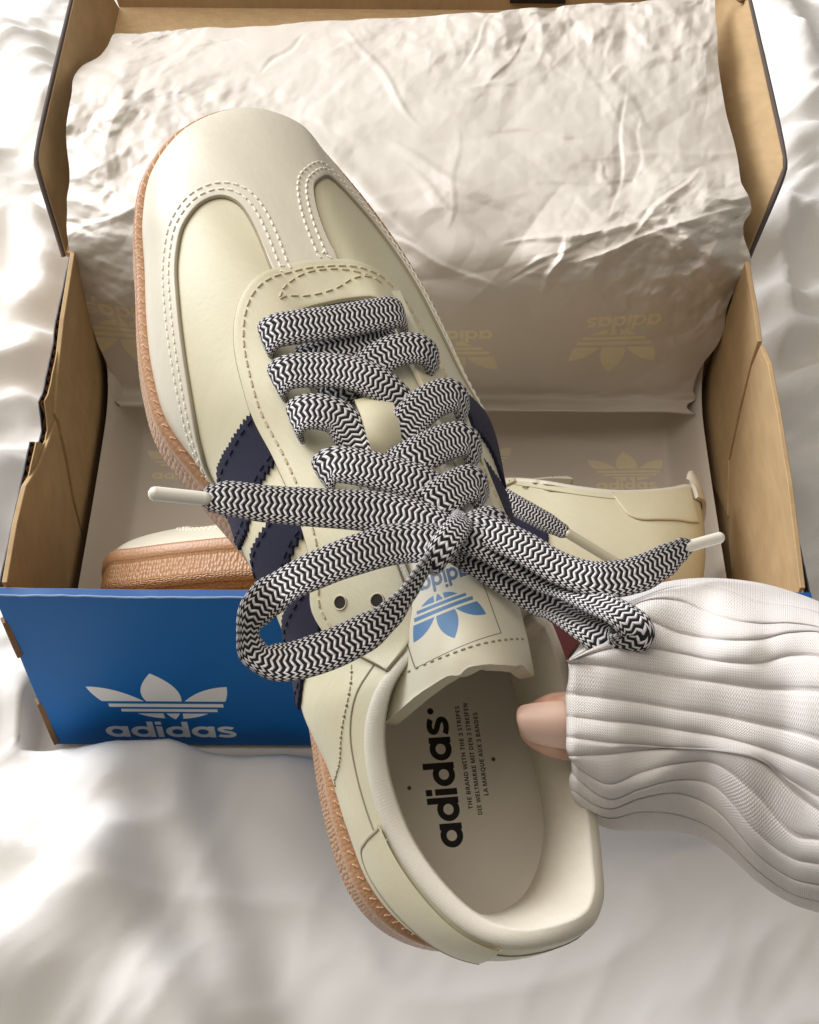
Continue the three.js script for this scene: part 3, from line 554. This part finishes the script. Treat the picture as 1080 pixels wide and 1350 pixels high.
  // stripes, three on each side, with pinked edges
  const SL = [[[[333, 545], [306, 585], [290, 628], [287, 668]], [[366, 608], [349, 632], [336, 662], [326, 704]]], [[[378, 655], [352, 695], [334, 735], [331, 775]], [[414, 690], [390, 722], [378, 755], [362, 805]]], [[[414, 760], [391, 785], [376, 815], [369, 852]], [[424, 838], [410, 870], [402, 895], [398, 920]]]];
  const pink = (s, t) => { const k = Math.abs(((s * 26) % 1) * 2 - 1) - 0.5, e = t < 0.02 ? -1 : t > 0.98 ? 1 : 0; return [-e * k * 0.0022, 0]; };
  for (const [a, b] of SL) {
    const A = uvLine(a), B = uvLine(b);
    for (const L of [A, B]) { const l = L[L.length - 1]; if (l[1] > 0.03) L.push([l[0] - (L[L.length - 2][0] - l[0]) * 0.4, 0.01]); }
    for (const m of [0, 1]) {
      const fl = (L) => lineFn(m ? L.map(([u, v]) => [1 - u, v]) : L), p = part('stripe', piece(fl(A), fl(B), 110, 10, 0.001, 15, pink), M.navy, group);
      const ins = (q) => (s) => { const x = fl(A)(s), y = fl(B)(s); return [lerp(x[0], y[0], q), lerp(x[1], y[1], q)]; };
      if (laced && !m) for (const q of [0.12, 0.88]) { const [t] = stitches(ins(q), 0.003, 0.0019, 0.0011, 0.00028); part('stitching', t, M.navy, p, 'stuff'); }
    }
  }
  // heel panel and seams
  const hp = uvLine([[503, 1091], [486, 1109], [481, 1127], [488, 1148], [512, 1186], [550, 1226], [593, 1254], [635, 1268]]);
  const hB = lineFn(hp); const top = uvLine([[505, 1096], [520, 1078], [530, 1095], [545, 1130], [570, 1165], [605, 1205], [640, 1232], [665, 1248]]);
  for (const m of laced ? [0] : [0, 1]) {
    const fl = (f) => (s) => { const q = f(s); return m ? [1 - q[0], q[1]] : q; }, h = fl(hB), heel = part('heel_panel', piece(h, fl(lineFn(top)), 80, 10, 0.0009, 13), M.leather, group);
    part('cut_edge', seam(h, 0.0004, m ? 0.0004 : 0.0007, 90), m ? M.threadDark : M.edge, heel);  // raw edge tone that also paints the dark shading gap of the groove
    sew(lineFn(sample(inset(h, m ? -0.003 : 0.003), 40, 0.0, 0.75)), 0.0002, M.thread, heel);
  }
  sew(lineFn(uvLine([[463, 872], [458, 925], [449, 985], [442, 1035]])), 0.0001, M.threadDark, group, 0.0026, 0.0012, 0.0002);
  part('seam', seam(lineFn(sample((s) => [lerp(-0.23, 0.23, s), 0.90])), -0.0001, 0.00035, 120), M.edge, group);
  // collar roll and lining
  const ringN = 150, prof2 = 16, uc = (i) => lerp(-0.262, 0.262, i / ringN);
  const liningP = (i, j) => {
    const u = uc(i), d = rimIn(u), w = collarW(u), r = ROLLR * (0.35 + 0.65 * w), b = S(u, 1), a = Math.min(1, j / 8) * Math.PI * 0.5;
    const kr = sstep(0.05, -0.08, u) * w, p = b.clone().addScaledVector(d, r * (1 - Math.cos(a))); p.y += r * Math.sin(a) * 0.9;
    if (j > 8) { const q = (j - 8) / (prof2 - 8), s = stAt(u), e = V3(s[0], 0.0235, -s[1]).addScaledVector(footOut(u), -0.0035), m = p.clone().lerp(e, 0.42 - 0.1 * kr).addScaledVector(d, 0.0035 + 0.007 * kr); p.multiplyScalar((1 - q) * (1 - q)).addScaledVector(m, 2 * q * (1 - q)).addScaledVector(e, q * q); }
    return p;
  };
  part('collar_lining', sheet(ringN, prof2, liningP, (i, j) => [i * 0.002, j * 0.004]), M.collar, group);
  // pull tab at the back of the collar
  if (!laced) part('heel_tab', slab(16, 10, (i, j) => { const a = i / 8 - 1, t = j / 10, u = 0.030 * a * (1 - 0.25 * t ** 4), p = S(u, 0.90), o = footOut(u), b = S(u, 1), q = p.lerp(b, Math.min(1, t * 1.6)); q.addScaledVector(o, 0.0016 - 0.0035 * sstep(0.4, 1, t)); q.y += 0.0105 * sstep(0.3, 1.0, t) * Math.sqrt(1 - 0.75 * a ** 4); return q; }, 0.0018, (i, j) => [i * 0.001, j * 0.001]), M.collar, group);
  // insole
  const insTex = canvasTex(1024, 2048, (c, w, h) => {    // the plane of the insole: 80 mm across, 160 mm long, toe end at the top
    c.fillStyle = 'rgb(232,225,212)'; c.fillRect(0, 0, w, h);
    for (let i = 0; i < 5000; i++) { c.fillStyle = i % 2 ? 'rgba(255,250,235,0.05)' : 'rgba(120,105,80,0.05)'; c.fillRect(rnd() * w, rnd() * h, 3, 3); }
    const K = w / 0.08, put = (px, py) => { const p = onShoe(px, py, 0.0245); return [(p.x + 0.035) * K, (0.15 + p.z) * K]; };
    const a = put(614, 1115), b = put(591, 942), L = Math.hypot(b[0] - a[0], b[1] - a[1]), ang = Math.atan2(b[1] - a[1], b[0] - a[0]);
    c.save(); c.translate(a[0], a[1]); c.rotate(ang); drawWord(c, 0, 0, L / WORD, 'rgb(26,22,22)'); c.beginPath(); c.arc(L * 1.04, -L / WORD * 0.75, L * 0.025, 0, 7); c.fillStyle = 'rgb(26,22,22)'; c.fill();
    c.fillStyle = 'rgb(52,44,40)'; c.font = `bold ${Math.round(L * 0.048)}px sans-serif`;
    const line = (t, x, y, len) => { c.save(); c.translate(x, y); const m = c.measureText(t).width; c.scale(len / m, 1); c.fillText(t, 0, 0); c.restore(); };
    line('THE BRAND WITH THE 3 STRIPES', L * 0.27, L * 0.105, L * 0.80); line('DIE WELTMARKE MIT DEN 3 STREIFEN', L * 0.22, L * 0.175, L * 0.87); line('LA MARQUE AUX 3 BANDES', L * 0.36, L * 0.245, L * 0.65);
    c.restore();
    for (const [x, y] of [[541, 1038], [652, 1000]]) { const q = put(x, y); c.beginPath(); c.arc(q[0], q[1], 7, 0, 7); c.fillStyle = 'rgb(90,80,66)'; c.fill(); }
  });
  const ins = sheet(60, 16, (i, j) => { const f = lerp(0.001, 0.148, i / 60), a = underEdge(f), x = lerp(a[0] + 0.0015, a[1] - 0.0015, j / 16), e = Math.abs(j / 8 - 1); return V3(x, 0.0235 + 0.002 * e ** 4, -f); }, null);
  { const p = ins.attributes.position, t = ins.attributes.uv; for (let i = 0; i < p.count; i++) t.setXY(i, (p.getX(i) + 0.035) / 0.08, (0.01 - p.getZ(i)) / 0.16); }
  part('insole', ins, std(0xffffff, 0.75, { map: insTex, bumpMap: (() => { const t = weaveTex.clone(); t.repeat.set(10, 20); t.needsUpdate = true; return t; })(), bumpScale: 0.00006 }), group);
  // tongue
  const TR = [[384, 402, 50, 450, 396, 53, 524, 388, 51], [400, 470, 51, 468, 462, 57, 552, 450, 54], [430, 560, 56, 505, 545, 63, 588, 530, 59], [474, 655, 61, 552, 640, 70, 630, 625, 64], [508, 745, 62, 585, 735, 77, 655, 712, 69], [512, 830, 63, 601, 802, 82, 672, 782, 74], [514, 895, 62, 612, 856, 85, 686, 840, 78], [516, 953, 62, 622, 884, 86, 696, 893, 80]];
  const tn = 70, tm = 36, tg = (i, j) => { const r = rows(TR, i / tn * (TR.length - 1)), a = j / tm, l = (q) => { const A = r[q], B = r[q + 3], C = r[q + 6]; return A * (1 - a) * (1 - 2 * a) + 4 * B * a * (1 - a) + C * a * (2 * a - 1); }; const e = i / tn; return onShoe(l(0) + 1.2 * vnoise(a * 14, 4) * sstep(0.97, 1, e), l(1) + 2.4 * vnoise(a * 16, 8) * sstep(0.97, 1, e), l(2) / 1000); };
  const tongueTex = canvasTex(1024, 2048, (c, w, h) => {
    c.fillStyle = 'rgb(210,203,180)'; c.fillRect(0, 0, w, h);
    // sideways position from the left edge, and distance along the tongue, both of a pixel of the photograph
    const put = (px, py) => { let b = 1e9, r = null; for (let i = 0; i <= tn; i++) for (let j = 0; j <= tm; j++) { const q = toPx(tg(i, j).applyMatrix4(shoeM)), d = (q[0] - px) ** 2 + (q[1] - py) ** 2; if (d < b) { b = d; r = [i, j]; } } return [r[1] / tm * w, r[0] / tn * h]; };
    const A = put(553, 880), B = put(655, 838), C = put(626, 752), D = put(532, 790); c.lineWidth = 7; c.strokeStyle = 'rgb(96,92,80)'; c.beginPath(); c.moveTo(...D); c.lineTo(...A); c.lineTo(...B); c.lineTo(...C); c.stroke();
    const l = put(553, 828), r = put(636, 800), m = put(592, 812), ang = Math.atan2(r[1] - l[1], r[0] - l[0]), W = Math.hypot(r[0] - l[0], r[1] - l[1]);
    c.save(); c.translate(m[0], m[1]); c.rotate(ang + Math.PI); c.scale(1, 0.9); drawLeaves(c, 0, 0, W * 1.0, 'rgb(78,122,164)'); drawWord(c, -W * 0.44, W * 0.52, W * 0.88 / WORD, 'rgb(84,104,128)'); c.restore();
  });
  const tgGeo = slab(tn, tm, tg, 0.0034, (i, j) => [j / tm, 1 - i / tn]);
  const tongue = part('tongue', tgGeo, std(0xffffff, 0.45, { map: tongueTex, ...leatherBump }), group);
  const tst = [], th = []; for (let k = 0; k < 19; k++) { const j = 2 + k / 18 * 32, a = tg(tn - 9, Math.floor(j)).lerp(tg(tn - 9, Math.ceil(j)), j % 1), b = tg(tn - 9, Math.min(tm, Math.floor(j) + 1)), d = b.clone().sub(a); if (d.length() < 1e-6) continue; const n = tg(tn - 8, Math.round(j)).sub(tg(tn - 10, Math.round(j))).cross(d).normalize(); if (n.y < 0) n.negate(); a.addScaledVector(n, 0.0017); tst.push(new THREE.CapsuleGeometry(0.00028, 0.0006, 2, 5).applyQuaternion(new THREE.Quaternion().setFromUnitVectors(V3(0, 1, 0), d.normalize())).translate(a.x, a.y, a.z)); }
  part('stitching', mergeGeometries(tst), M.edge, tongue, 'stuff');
  if (!laced) return;
  // lace keeper on the tongue
  const KP = [[468, 530, 67, 512, 520, 67], [478, 555, 72, 522, 548, 71], [486, 582, 73, 527, 580, 72], [498, 612, 70, 524, 606, 70]];
  part('lace_keeper', slab(20, 8, (i, j) => { const r = rows(KP, i / 20 * 3), a = j / 8; return onShoe(lerp(r[0], r[3], a), lerp(r[1], r[4], a), lerp(r[2], r[5], a) / 1000 + 0.001 * Math.sin(a * Math.PI)); }, 0.0014, (i, j) => [i * 0.001, j * 0.001]), M.leather, tongue);
  // free eyelets
  for (const [x, y] of [[452, 795], [500, 793]]) { const [u, v] = uvAt(x, y), n = SN(u, v), q = new THREE.Quaternion().setFromUnitVectors(V3(0, 0, 1), n), p = S(u, v, 0.00128); const e = part('eyelet', new THREE.TorusGeometry(0.0017, 0.0002, 6, 20).applyQuaternion(q).translate(p.x, p.y, p.z), M.leather, group); part('hole', new THREE.CircleGeometry(0.0016, 20).applyQuaternion(q).translate(p.x, p.y, p.z), M.hole, e); }
}
function underEdge(f) { // left and right edge of the foot at length f
  if (!underEdge.t) { underEdge.t = []; for (let k = 0; k <= 260; k++) { let l = 0, r = 0; const F = k / 1000; for (const s of [0, 1]) { let best = 1, x = 0; for (let i = 0; i <= 300; i++) { const u = s ? 1 - i / 600 : i / 600, q = stAt(u), d = Math.abs(q[1] - F); if (d < best) { best = d; x = q[0]; } } if (s) r = x; else l = x; } underEdge.t.push([l, r]); } }
  const x = clamp(f, 0, 0.2599) * 1000, i = Math.floor(x), t = x - i, a = underEdge.t[i], b = underEdge.t[i + 1]; return [lerp(a[0], b[0], t), lerp(a[1], b[1], t)];
}

// ------------------------------------------------------------------ the held sneaker with its laces
const sneaker = thing('sneaker', 'cream leather sneaker with navy stripes and tied chevron lace, held above the box', 'sneaker');
sneaker.userData.group = 'pair of cream sneakers';
shoeM.decompose(sneaker.position, sneaker.quaternion, sneaker.scale);
buildSneaker(sneaker, true);
{
  const H = [[0.06, 79], [0.085, 78], [0.105, 72.5], [0.12, 68.5], [0.14, 63], [0.155, 59.5], [0.17, 58]];
  const topH = (f) => { let i = 0; while (i < H.length - 2 && f > H[i + 1][0]) i++; return lerp(H[i][1], H[i + 1][1], clamp((f - H[i][0]) / (H[i + 1][0] - H[i][0]), -0.3, 1.3)) / 1000; };
  const on = (x, y, dh) => { let h = 0.065 + dh / 1000; for (let k = 0; k < 8; k++) h = topH(-onShoe(x, y, h).z) + dh / 1000; return onShoe(x, y, h); };
  const face = (p) => V3(clamp(p.x - 0.0, -0.03, 0.03) * 9, 1, 0).normalize();
  const lace = (pts, W = 0.0088, T = 0.0021, roll = 0, n = 110, f = face) => ribbon(pts.map(([x, y, d, abs]) => abs ? onShoe(x, y, d / 1000) : on(x, y, d)), W, T, roll, n, f);
  const L = part('shoelace', lace([[352, 456, -5], [351, 446, -0.5], [362, 437, 2.2], [385, 432, 3.6], [440, 425, 4.4], [498, 415, 4], [522, 412, 2.4], [531, 420, -1], [530, 432, -6]], 0.0096, 0.0020), M.lace, sneaker);
  const seg = (g) => part('lace_strand', g, M.lace, L);
  seg(lace([[385, 480, -4], [420, 466, -1], [460, 456, 0.5], [500, 446, 0], [525, 430, -4]], 0.008, 0.0022));
  seg(lace([[368, 512, -5], [365, 502, -0.5], [376, 492, 2.4], [400, 488, 3.8], [450, 490, 5.4], [492, 502, 5.6], [522, 526, 3.5], [534, 556, 0.5], [538, 580, -4]], 0.0096, 0.0018));
  seg(lace([[572, 492, -6], [570, 476, -1], [560, 463, 2.2], [543, 459, 3.2], [515, 465, 3.2], [480, 488, 1.0], [455, 512, 0.2], [425, 528, -3]], 0.0092, 0.0018));
  seg(lace([[392, 566, -5], [388, 553, -0.5], [400, 544, 2.6], [422, 543, 3.8], [446, 551, 3.6], [464, 574, 2.2], [474, 600, 0.5], [478, 622, -3]], 0.0096, 0.0018, [0, 0, 0, 0, 0, 0, 25, 25]));
  seg(lace([[612, 550, -6], [609, 534, -1], [600, 521, 2.4], [575, 526, 4], [549, 545, 4], [532, 570, 3], [522, 598, 1], [515, 620, -3]], 0.0096, 0.0018));
  seg(lace([[430, 636, -5], [426, 624, -0.5], [438, 613, 2.6], [462, 614, 4], [510, 624, 5], [556, 638, 4.8], [592, 660, 2], [610, 680, -1]], 0.0096, 0.0018));
  seg(lace([[627, 610, -6], [624, 594, -1], [613, 579, 2.6], [586, 584, 4.4], [552, 600, 5.4], [524, 614, 3], [490, 625, -2]], 0.0096, 0.0018));
  seg(lace([[637, 664, -6], [634, 650, -1], [626, 636, 2.8], [606, 642, 4.6], [580, 658, 5], [560, 672, 2], [545, 684, -2]], 0.0096, 0.0018));
  seg(lace([[666, 716, -4], [661, 702, 0], [652, 690, 3], [634, 694, 5], [612, 706, 6], [596, 716, 4]], 0.0086, 0.003));
  // bow
  const z = 1;
  seg(lace([[612, 716, 8], [590, 705, 10.5], [556, 690, 11], [505, 676, 10.5], [430, 670, 84, z], [350, 664, 82, z], [300, 657, 81, z], [276, 657, 80, z], [266, 657, 80, z]], [0.009, 0.0098, 0.0106, 0.0102, 0.0094, 0.0089, 0.0085, 0.0066, 0.0036], 0.0014, 0, 200));
  seg(lace([[604, 716, 8], [575, 716, 10.5], [530, 716, 10], [480, 728, 88, z], [425, 748, 88, z], [376, 772, 87, z], [342, 800, 86, z], [327, 832, 84, z], [338, 864, 83, z], [372, 873, 84, z], [425, 860, 86, z], [478, 836, 88, z], [512, 812, 90, z], [538, 782, 91, z], [560, 748, 92, z], [585, 722, 91, z]],
    [0.0088, 0.0095, 0.0098, 0.0094, 0.009, 0.0088, 0.0086, 0.0086, 0.0088, 0.009, 0.009, 0.0084, 0.0066, 0.005, 0.0046, 0.005], 0.0014, [0, 0, 0, 0, 5, 15, -35, -66, -42, -10, 0, 10, 30, 45, 50, 40], 320));
  seg(lace([[596, 706, 9], [630, 712, 10], [680, 738, 88, z], [730, 766, 90, z], [790, 795, 99, z], [826, 815, 104, z], [840, 836, 104, z], [822, 848, 101, z], [780, 830, 95, z], [725, 798, 85, z], [670, 762, 84, z], [625, 735, 84, z], [598, 722, 84, z]],
    [0.008, 0.0092, 0.0096, 0.0098, 0.0098, 0.0094, 0.008, 0.009, 0.0096, 0.0098, 0.0096, 0.0092, 0.008], 0.0014, [0, 0, 0, 0, 0, 0, 30, 0, 0, 0, 0, 0, 0], 280));
  seg(lace([[600, 698, 9], [640, 700, 10.5], [690, 722, 91, z], [740, 750, 94, z], [790, 764, 97, z], [838, 758, 98, z], [874, 741, 98, z], [900, 724, 98, z], [910, 719, 98, z]], [0.008, 0.009, 0.0092, 0.0092, 0.009, 0.0085, 0.0076, 0.006, 0.0036], 0.0014, [0, 0, 0, 0, 0, 0, 10, 30, 30], 200));
  part('lace_knot', lace([[604, 684, 6], [606, 694, 12], [596, 706, 14.5], [584, 722, 15], [574, 738, 13], [570, 746, 8]], [0.004, 0.0058, 0.0066, 0.0066, 0.0056, 0.004], 0.0042, 0, 70), M.lace, L);
  const aglet = (a, b, mat, parent, r = 0.0016) => { const g = tube([a, a.clone().lerp(b, 0.3), a.clone().lerp(b, 0.7), b], r, 12, 12), caps = [a, b].map((p) => new THREE.SphereGeometry(r, 12, 8).scale(1, 1, 1).translate(p.x, p.y, p.z)); part('aglet', mergeGeometries([g, ...caps].map((q) => { const n = q.toNonIndexed(); return n; })), mat, parent); };
  aglet(onShoe(205, 651, 0.08), onShoe(270, 658, 0.08), M.aglet, L, 0.0017); aglet(onShoe(908, 720, 0.098), onShoe(948, 709, 0.098), M.aglet, L, 0.0014);
  L.userData.label = 'black and white chevron shoelace tied in a bow';

  // ---------------------------------------------------------------- the other sneaker, on its side in the box
  const sn = thing('sneaker', 'second cream sneaker lying on its side in the box, brown sole towards the front', 'sneaker');
  sn.userData.group = 'pair of cream sneakers';
  const holder = new THREE.Group(); buildSneaker(holder, false);
  for (const o of [...holder.children]) sn.add(o);
  const mirror = new THREE.Matrix4().makeScale(-1.075, 1.075, 1.075), done = new Set();
  sn.traverse((o) => { if (o.isMesh && !done.has(o.geometry)) { const g = o.geometry; done.add(g); g.applyMatrix4(mirror); const ix = g.index; if (ix) { const a = ix.array; for (let i = 0; i < a.length; i += 3) { const t = a[i]; a[i] = a[i + 1]; a[i + 1] = t; } } } });
  const fwd = V3(-0.998, 0.0276, -0.058).normalize(), up = V3(0.0593, 0.0357, -0.9976), rt = fwd.clone().cross(up).normalize(); up.copy(rt.clone().cross(fwd));
  const m2 = new THREE.Matrix4().makeBasis(rt, up, fwd.clone().negate()).setPosition(0.1315, 0.0655, 0.1955); m2.decompose(sn.position, sn.quaternion, sn.scale);
  const inv2 = m2.clone().invert(), w = (x, y, d) => at(x, y, d).applyMatrix4(inv2);
  const up2 = V3(0, 1, 0.6).transformDirection(inv2);
  const l2 = part('shoelace', ribbon([w(640, 640, 0.555), w(664, 657, 0.55), w(690, 672, 0.548), w(718, 687, 0.547), w(742, 700, 0.547), w(750, 704, 0.547)], [0.008, 0.0085, 0.0085, 0.008, 0.006, 0.0036], 0.0024, 0, 90, () => up2), M.lace, sn);
  aglet(w(750, 704, 0.547), w(811, 741, 0.547), M.agletOld, l2, 0.0019);
}

// ------------------------------------------------------------------ the person: a hand in a knitted sleeve
{
  const person = thing('person', 'hand in a ribbed off-white knitted sleeve holding the sneaker by its collar', 'person');
  // hand: joints in the camera's view (pixel, pixel, depth), radius
  const J = (x, y, d, r) => ({ p: at(x, y, d), r });
  const chains = [
    [J(712, 956, 0.3200, 0.0048), J(730, 956, 0.3182, 0.0066), J(765, 957, 0.3195, 0.0074), J(825, 965, 0.330, 0.0095), J(905, 980, 0.344, 0.013)],         // thumb
    [J(745, 930, 0.372, 0.0064), J(775, 915, 0.371, 0.0072), J(815, 895, 0.366, 0.0078), J(875, 900, 0.352, 0.0092), J(925, 945, 0.345, 0.012)],       // fingers, along the outer wall
    [J(752, 975, 0.380, 0.0066), J(785, 958, 0.380, 0.0074), J(825, 935, 0.374, 0.0080), J(885, 930, 0.358, 0.0094), J(930, 960, 0.348, 0.012)],
    [J(765, 1018, 0.384, 0.0064), J(795, 1000, 0.385, 0.0072), J(833, 975, 0.379, 0.0078), J(890, 962, 0.362, 0.0092), J(935, 975, 0.350, 0.012)],
    [J(785, 1052, 0.383, 0.0058), J(808, 1035, 0.384, 0.0064), J(840, 1010, 0.380, 0.0070), J(892, 990, 0.364, 0.0084), J(935, 988, 0.350, 0.011)],
    [J(905, 950, 0.346, 0.015), J(960, 965, 0.346, 0.017), J(1020, 985, 0.346, 0.020), J(1120, 1030, 0.344, 0.024)],
  ];
  const lo = V3(9, 9, 9), hi = V3(-9, -9, -9); for (const c of chains) for (const { p, r } of c) { lo.min(p.clone().subScalar(r + 0.006)); hi.max(p.clone().addScalar(r + 0.006)); }
  const size = Math.max(hi.x - lo.x, hi.y - lo.y, hi.z - lo.z), res = 72, mid = lo.clone().add(hi).multiplyScalar(0.5), mc = new MarchingCubes(res, new THREE.MeshBasicMaterial(), false, false, 200000);
  const cap = (p, a, b) => { const d = b.p.clone().sub(a.p), t = clamp(p.clone().sub(a.p).dot(d) / d.lengthSq()); return p.distanceTo(a.p.clone().addScaledVector(d, t)) - lerp(a.r, b.r, t); };
  const smin = (a, b, k) => { const h = clamp(0.5 + 0.5 * (b - a) / k); return lerp(b, a, h) - k * h * (1 - h); };
  const half = size / 2; mc.isolation = 0;
  for (let z = 0; z < res; z++) for (let y = 0; y < res; y++) for (let x = 0; x < res; x++) {
    const p = V3((x - res / 2) / (res / 2) * half, (y - res / 2) / (res / 2) * half, (z - res / 2) / (res / 2) * half).add(mid); let d = 1;
    for (const c of chains) { let e = 1; for (let i = 0; i + 1 < c.length; i++) e = smin(e, cap(p, c[i], c[i + 1]), 0.003); d = smin(d, e, 0.0035); }
    mc.field[z * res * res + y * res + x] = -d;
  }
  mc.update();
  const n = mc.count, g = new THREE.BufferGeometry(), pa = mc.positionArray.slice(0, n * 3), na = mc.normalArray.slice(0, n * 3);
  for (let i = 0; i < n * 3; i += 3) { pa[i] = pa[i] * half + mid.x; pa[i + 1] = pa[i + 1] * half + mid.y; pa[i + 2] = pa[i + 2] * half + mid.z; }
  const uv = new Float32Array(n * 2); for (let i = 0; i < n; i++) { uv[2 * i] = pa[3 * i] + pa[3 * i + 1]; uv[2 * i + 1] = pa[3 * i + 2]; }
  g.setAttribute('position', new THREE.BufferAttribute(pa, 3)); g.setAttribute('normal', new THREE.BufferAttribute(na, 3)); g.setAttribute('uv', new THREE.BufferAttribute(uv, 2));
  const hand = part('hand', g, M.skin, person);
  // thumbnail: a curved plate on the camera side of the thumb's tip
  const NP = [[684, 935, 683.5, 950, 690, 968], [690, 931, 689, 953, 700, 976], [705, 928, 712, 955, 716, 981], [728, 926, 733, 955, 738, 985], [742, 926, 752, 955, 748, 986]];
  part('nail', slab(14, 12, (i, j) => { const r = rows(NP, i / 14 * 4), a = j / 12, q = (k) => r[k] * (1 - a) * (1 - 2 * a) + 4 * r[k + 2] * a * (1 - a) + r[k + 4] * a * (2 * a - 1), e = Math.abs(a * 2 - 1); return at(q(0), q(1), 0.3088 + 0.0024 * e * e + 0.0026 * (1 - i / 14) ** 2 + 0.0004 * (i / 14)); }, 0.0007, null), M.nail, hand);
  // sleeve: ribs as rows of the photograph's wale lines, top edge to bottom edge
  const XS = [752, 800, 845, 895, 945, 1000, 1045, 1095, 1180, 1330, 1560];
  const RB = [
    [862, 800, 776, 764, 762, 768, 780, 800, 846], [866, 812, 788, 773, 775, 795, 800, 814, 856], [868, 826, 794, 792, 813, 822, 822, 832, 870], [870, 842, 817, 834, 843, 843, 834, 838, 884],
    [872, 856, 853, 861, 871, 874, 864, 870, 910], [874, 878, 885, 893, 899, 907, 909, 914, 950], [914, 920, 926, 935, 942, 954, 964, 980, 1016], [944, 950, 954, 962, 970, 984, 1000, 1020, 1060], [971, 978, 981, 986, 990, 1002, 1030, 1058, 1100],
    [996, 994, 989, 986, 987, 1001, 1042, 1078, 1130], [1004, 1033, 1018, 1006, 1007, 1050, 1099, 1112, 1168], [1018, 1053, 1040, 1028, 1038, 1098, 1131, 1144, 1196], [1040, 1066, 1052, 1046, 1068, 1127, 1158, 1172, 1220], [1056, 1078, 1070, 1074, 1096, 1148, 1178, 1194, 1240], [1066, 1092, 1096, 1098, 1116, 1164, 1192, 1210, 1256],
  ];
  for (const r of RB) { const m = (846 + 1256) / 2, y = r[8]; r.push(m + 60 + (y - m) * 1.12, m + 190 + (y - m) * 1.25); }
  const nr = RB.length - 1, nA = 150, per = 14, nB = nr * per, back = 40;
  const base = [0.338, 0.341, 0.343, 0.343, 0.342, 0.340, 0.338, 0.334, 0.328, 0.318, 0.300], thick = [0.033, 0.035, 0.037, 0.037, 0.039, 0.041, 0.042, 0.043, 0.044, 0.047, 0.050];
  const sl = (i, j) => {
    const a = i / nA * (XS.length - 1), px = rows(XS.map((x) => [x]), a)[0], d0 = rows(base.map((x) => [x]), a)[0], tk = rows(thick.map((x) => [x]), a)[0];
    const colY = (b) => rows(RB.map((r) => [rows(r.map((y) => [y]), a)[0]]), b)[0];
    const front = j <= nB, b = front ? j / per : 0, t = front ? j / nB : 1 - (j - nB) / back;
    const s = Math.sqrt(Math.max(0, 1 - Math.abs(2 * t - 1) ** 3.2)), cuff = 3.2 * vnoise(b * 1.3, 5) * sstep(6, 0, i);
    let dep = front ? d0 - tk * s : d0 + tk * s * 0.9, y = front ? colY(b) : lerp(colY(0), colY(nr), t), rib = 0;
    if (front) { const q = b - Math.floor(b); rib = 0.0009 * (1 - Math.abs(2 * q - 1) ** 2.4) + 0.0005 * (1 - Math.abs(2 * q - 1) ** 12); dep -= rib; dep -= 0.003 * vnoise(a * 0.9, b * 0.35, 3); }
    return at(px - 10 * Math.sin(t * Math.PI) * sstep(10, 0, i) + 6 * (front ? 1 : 0) * sstep(10, 0, i) + cuff, y, dep + 0.002 * sstep(4, 0, i));
  };
  const knitTex = dataTex(256, 256, (u, v) => { const x = u * 16, y = v * 16, k = Math.abs((x % 1) - 0.5) * 2, w = ((y + k * 0.8) % 1); return 0.35 + 0.65 * Math.sin(w * Math.PI) * (0.4 + 0.6 * (1 - k * k)); });
  M.knit = std(col(253, 246, 241), 0.95, { sheen: 0.4, sheenColor: col(255, 245, 235), sheenRoughness: 0.5, bumpMap: scaled(knitTex, 0.016), bumpScale: 0.0004 });
  part('sleeve', sheet(nA, nB + back, sl, (i, j) => [i / nA * 0.16, j / per * 0.008]), M.knit, person);
}

renderer.render(scene, camera);
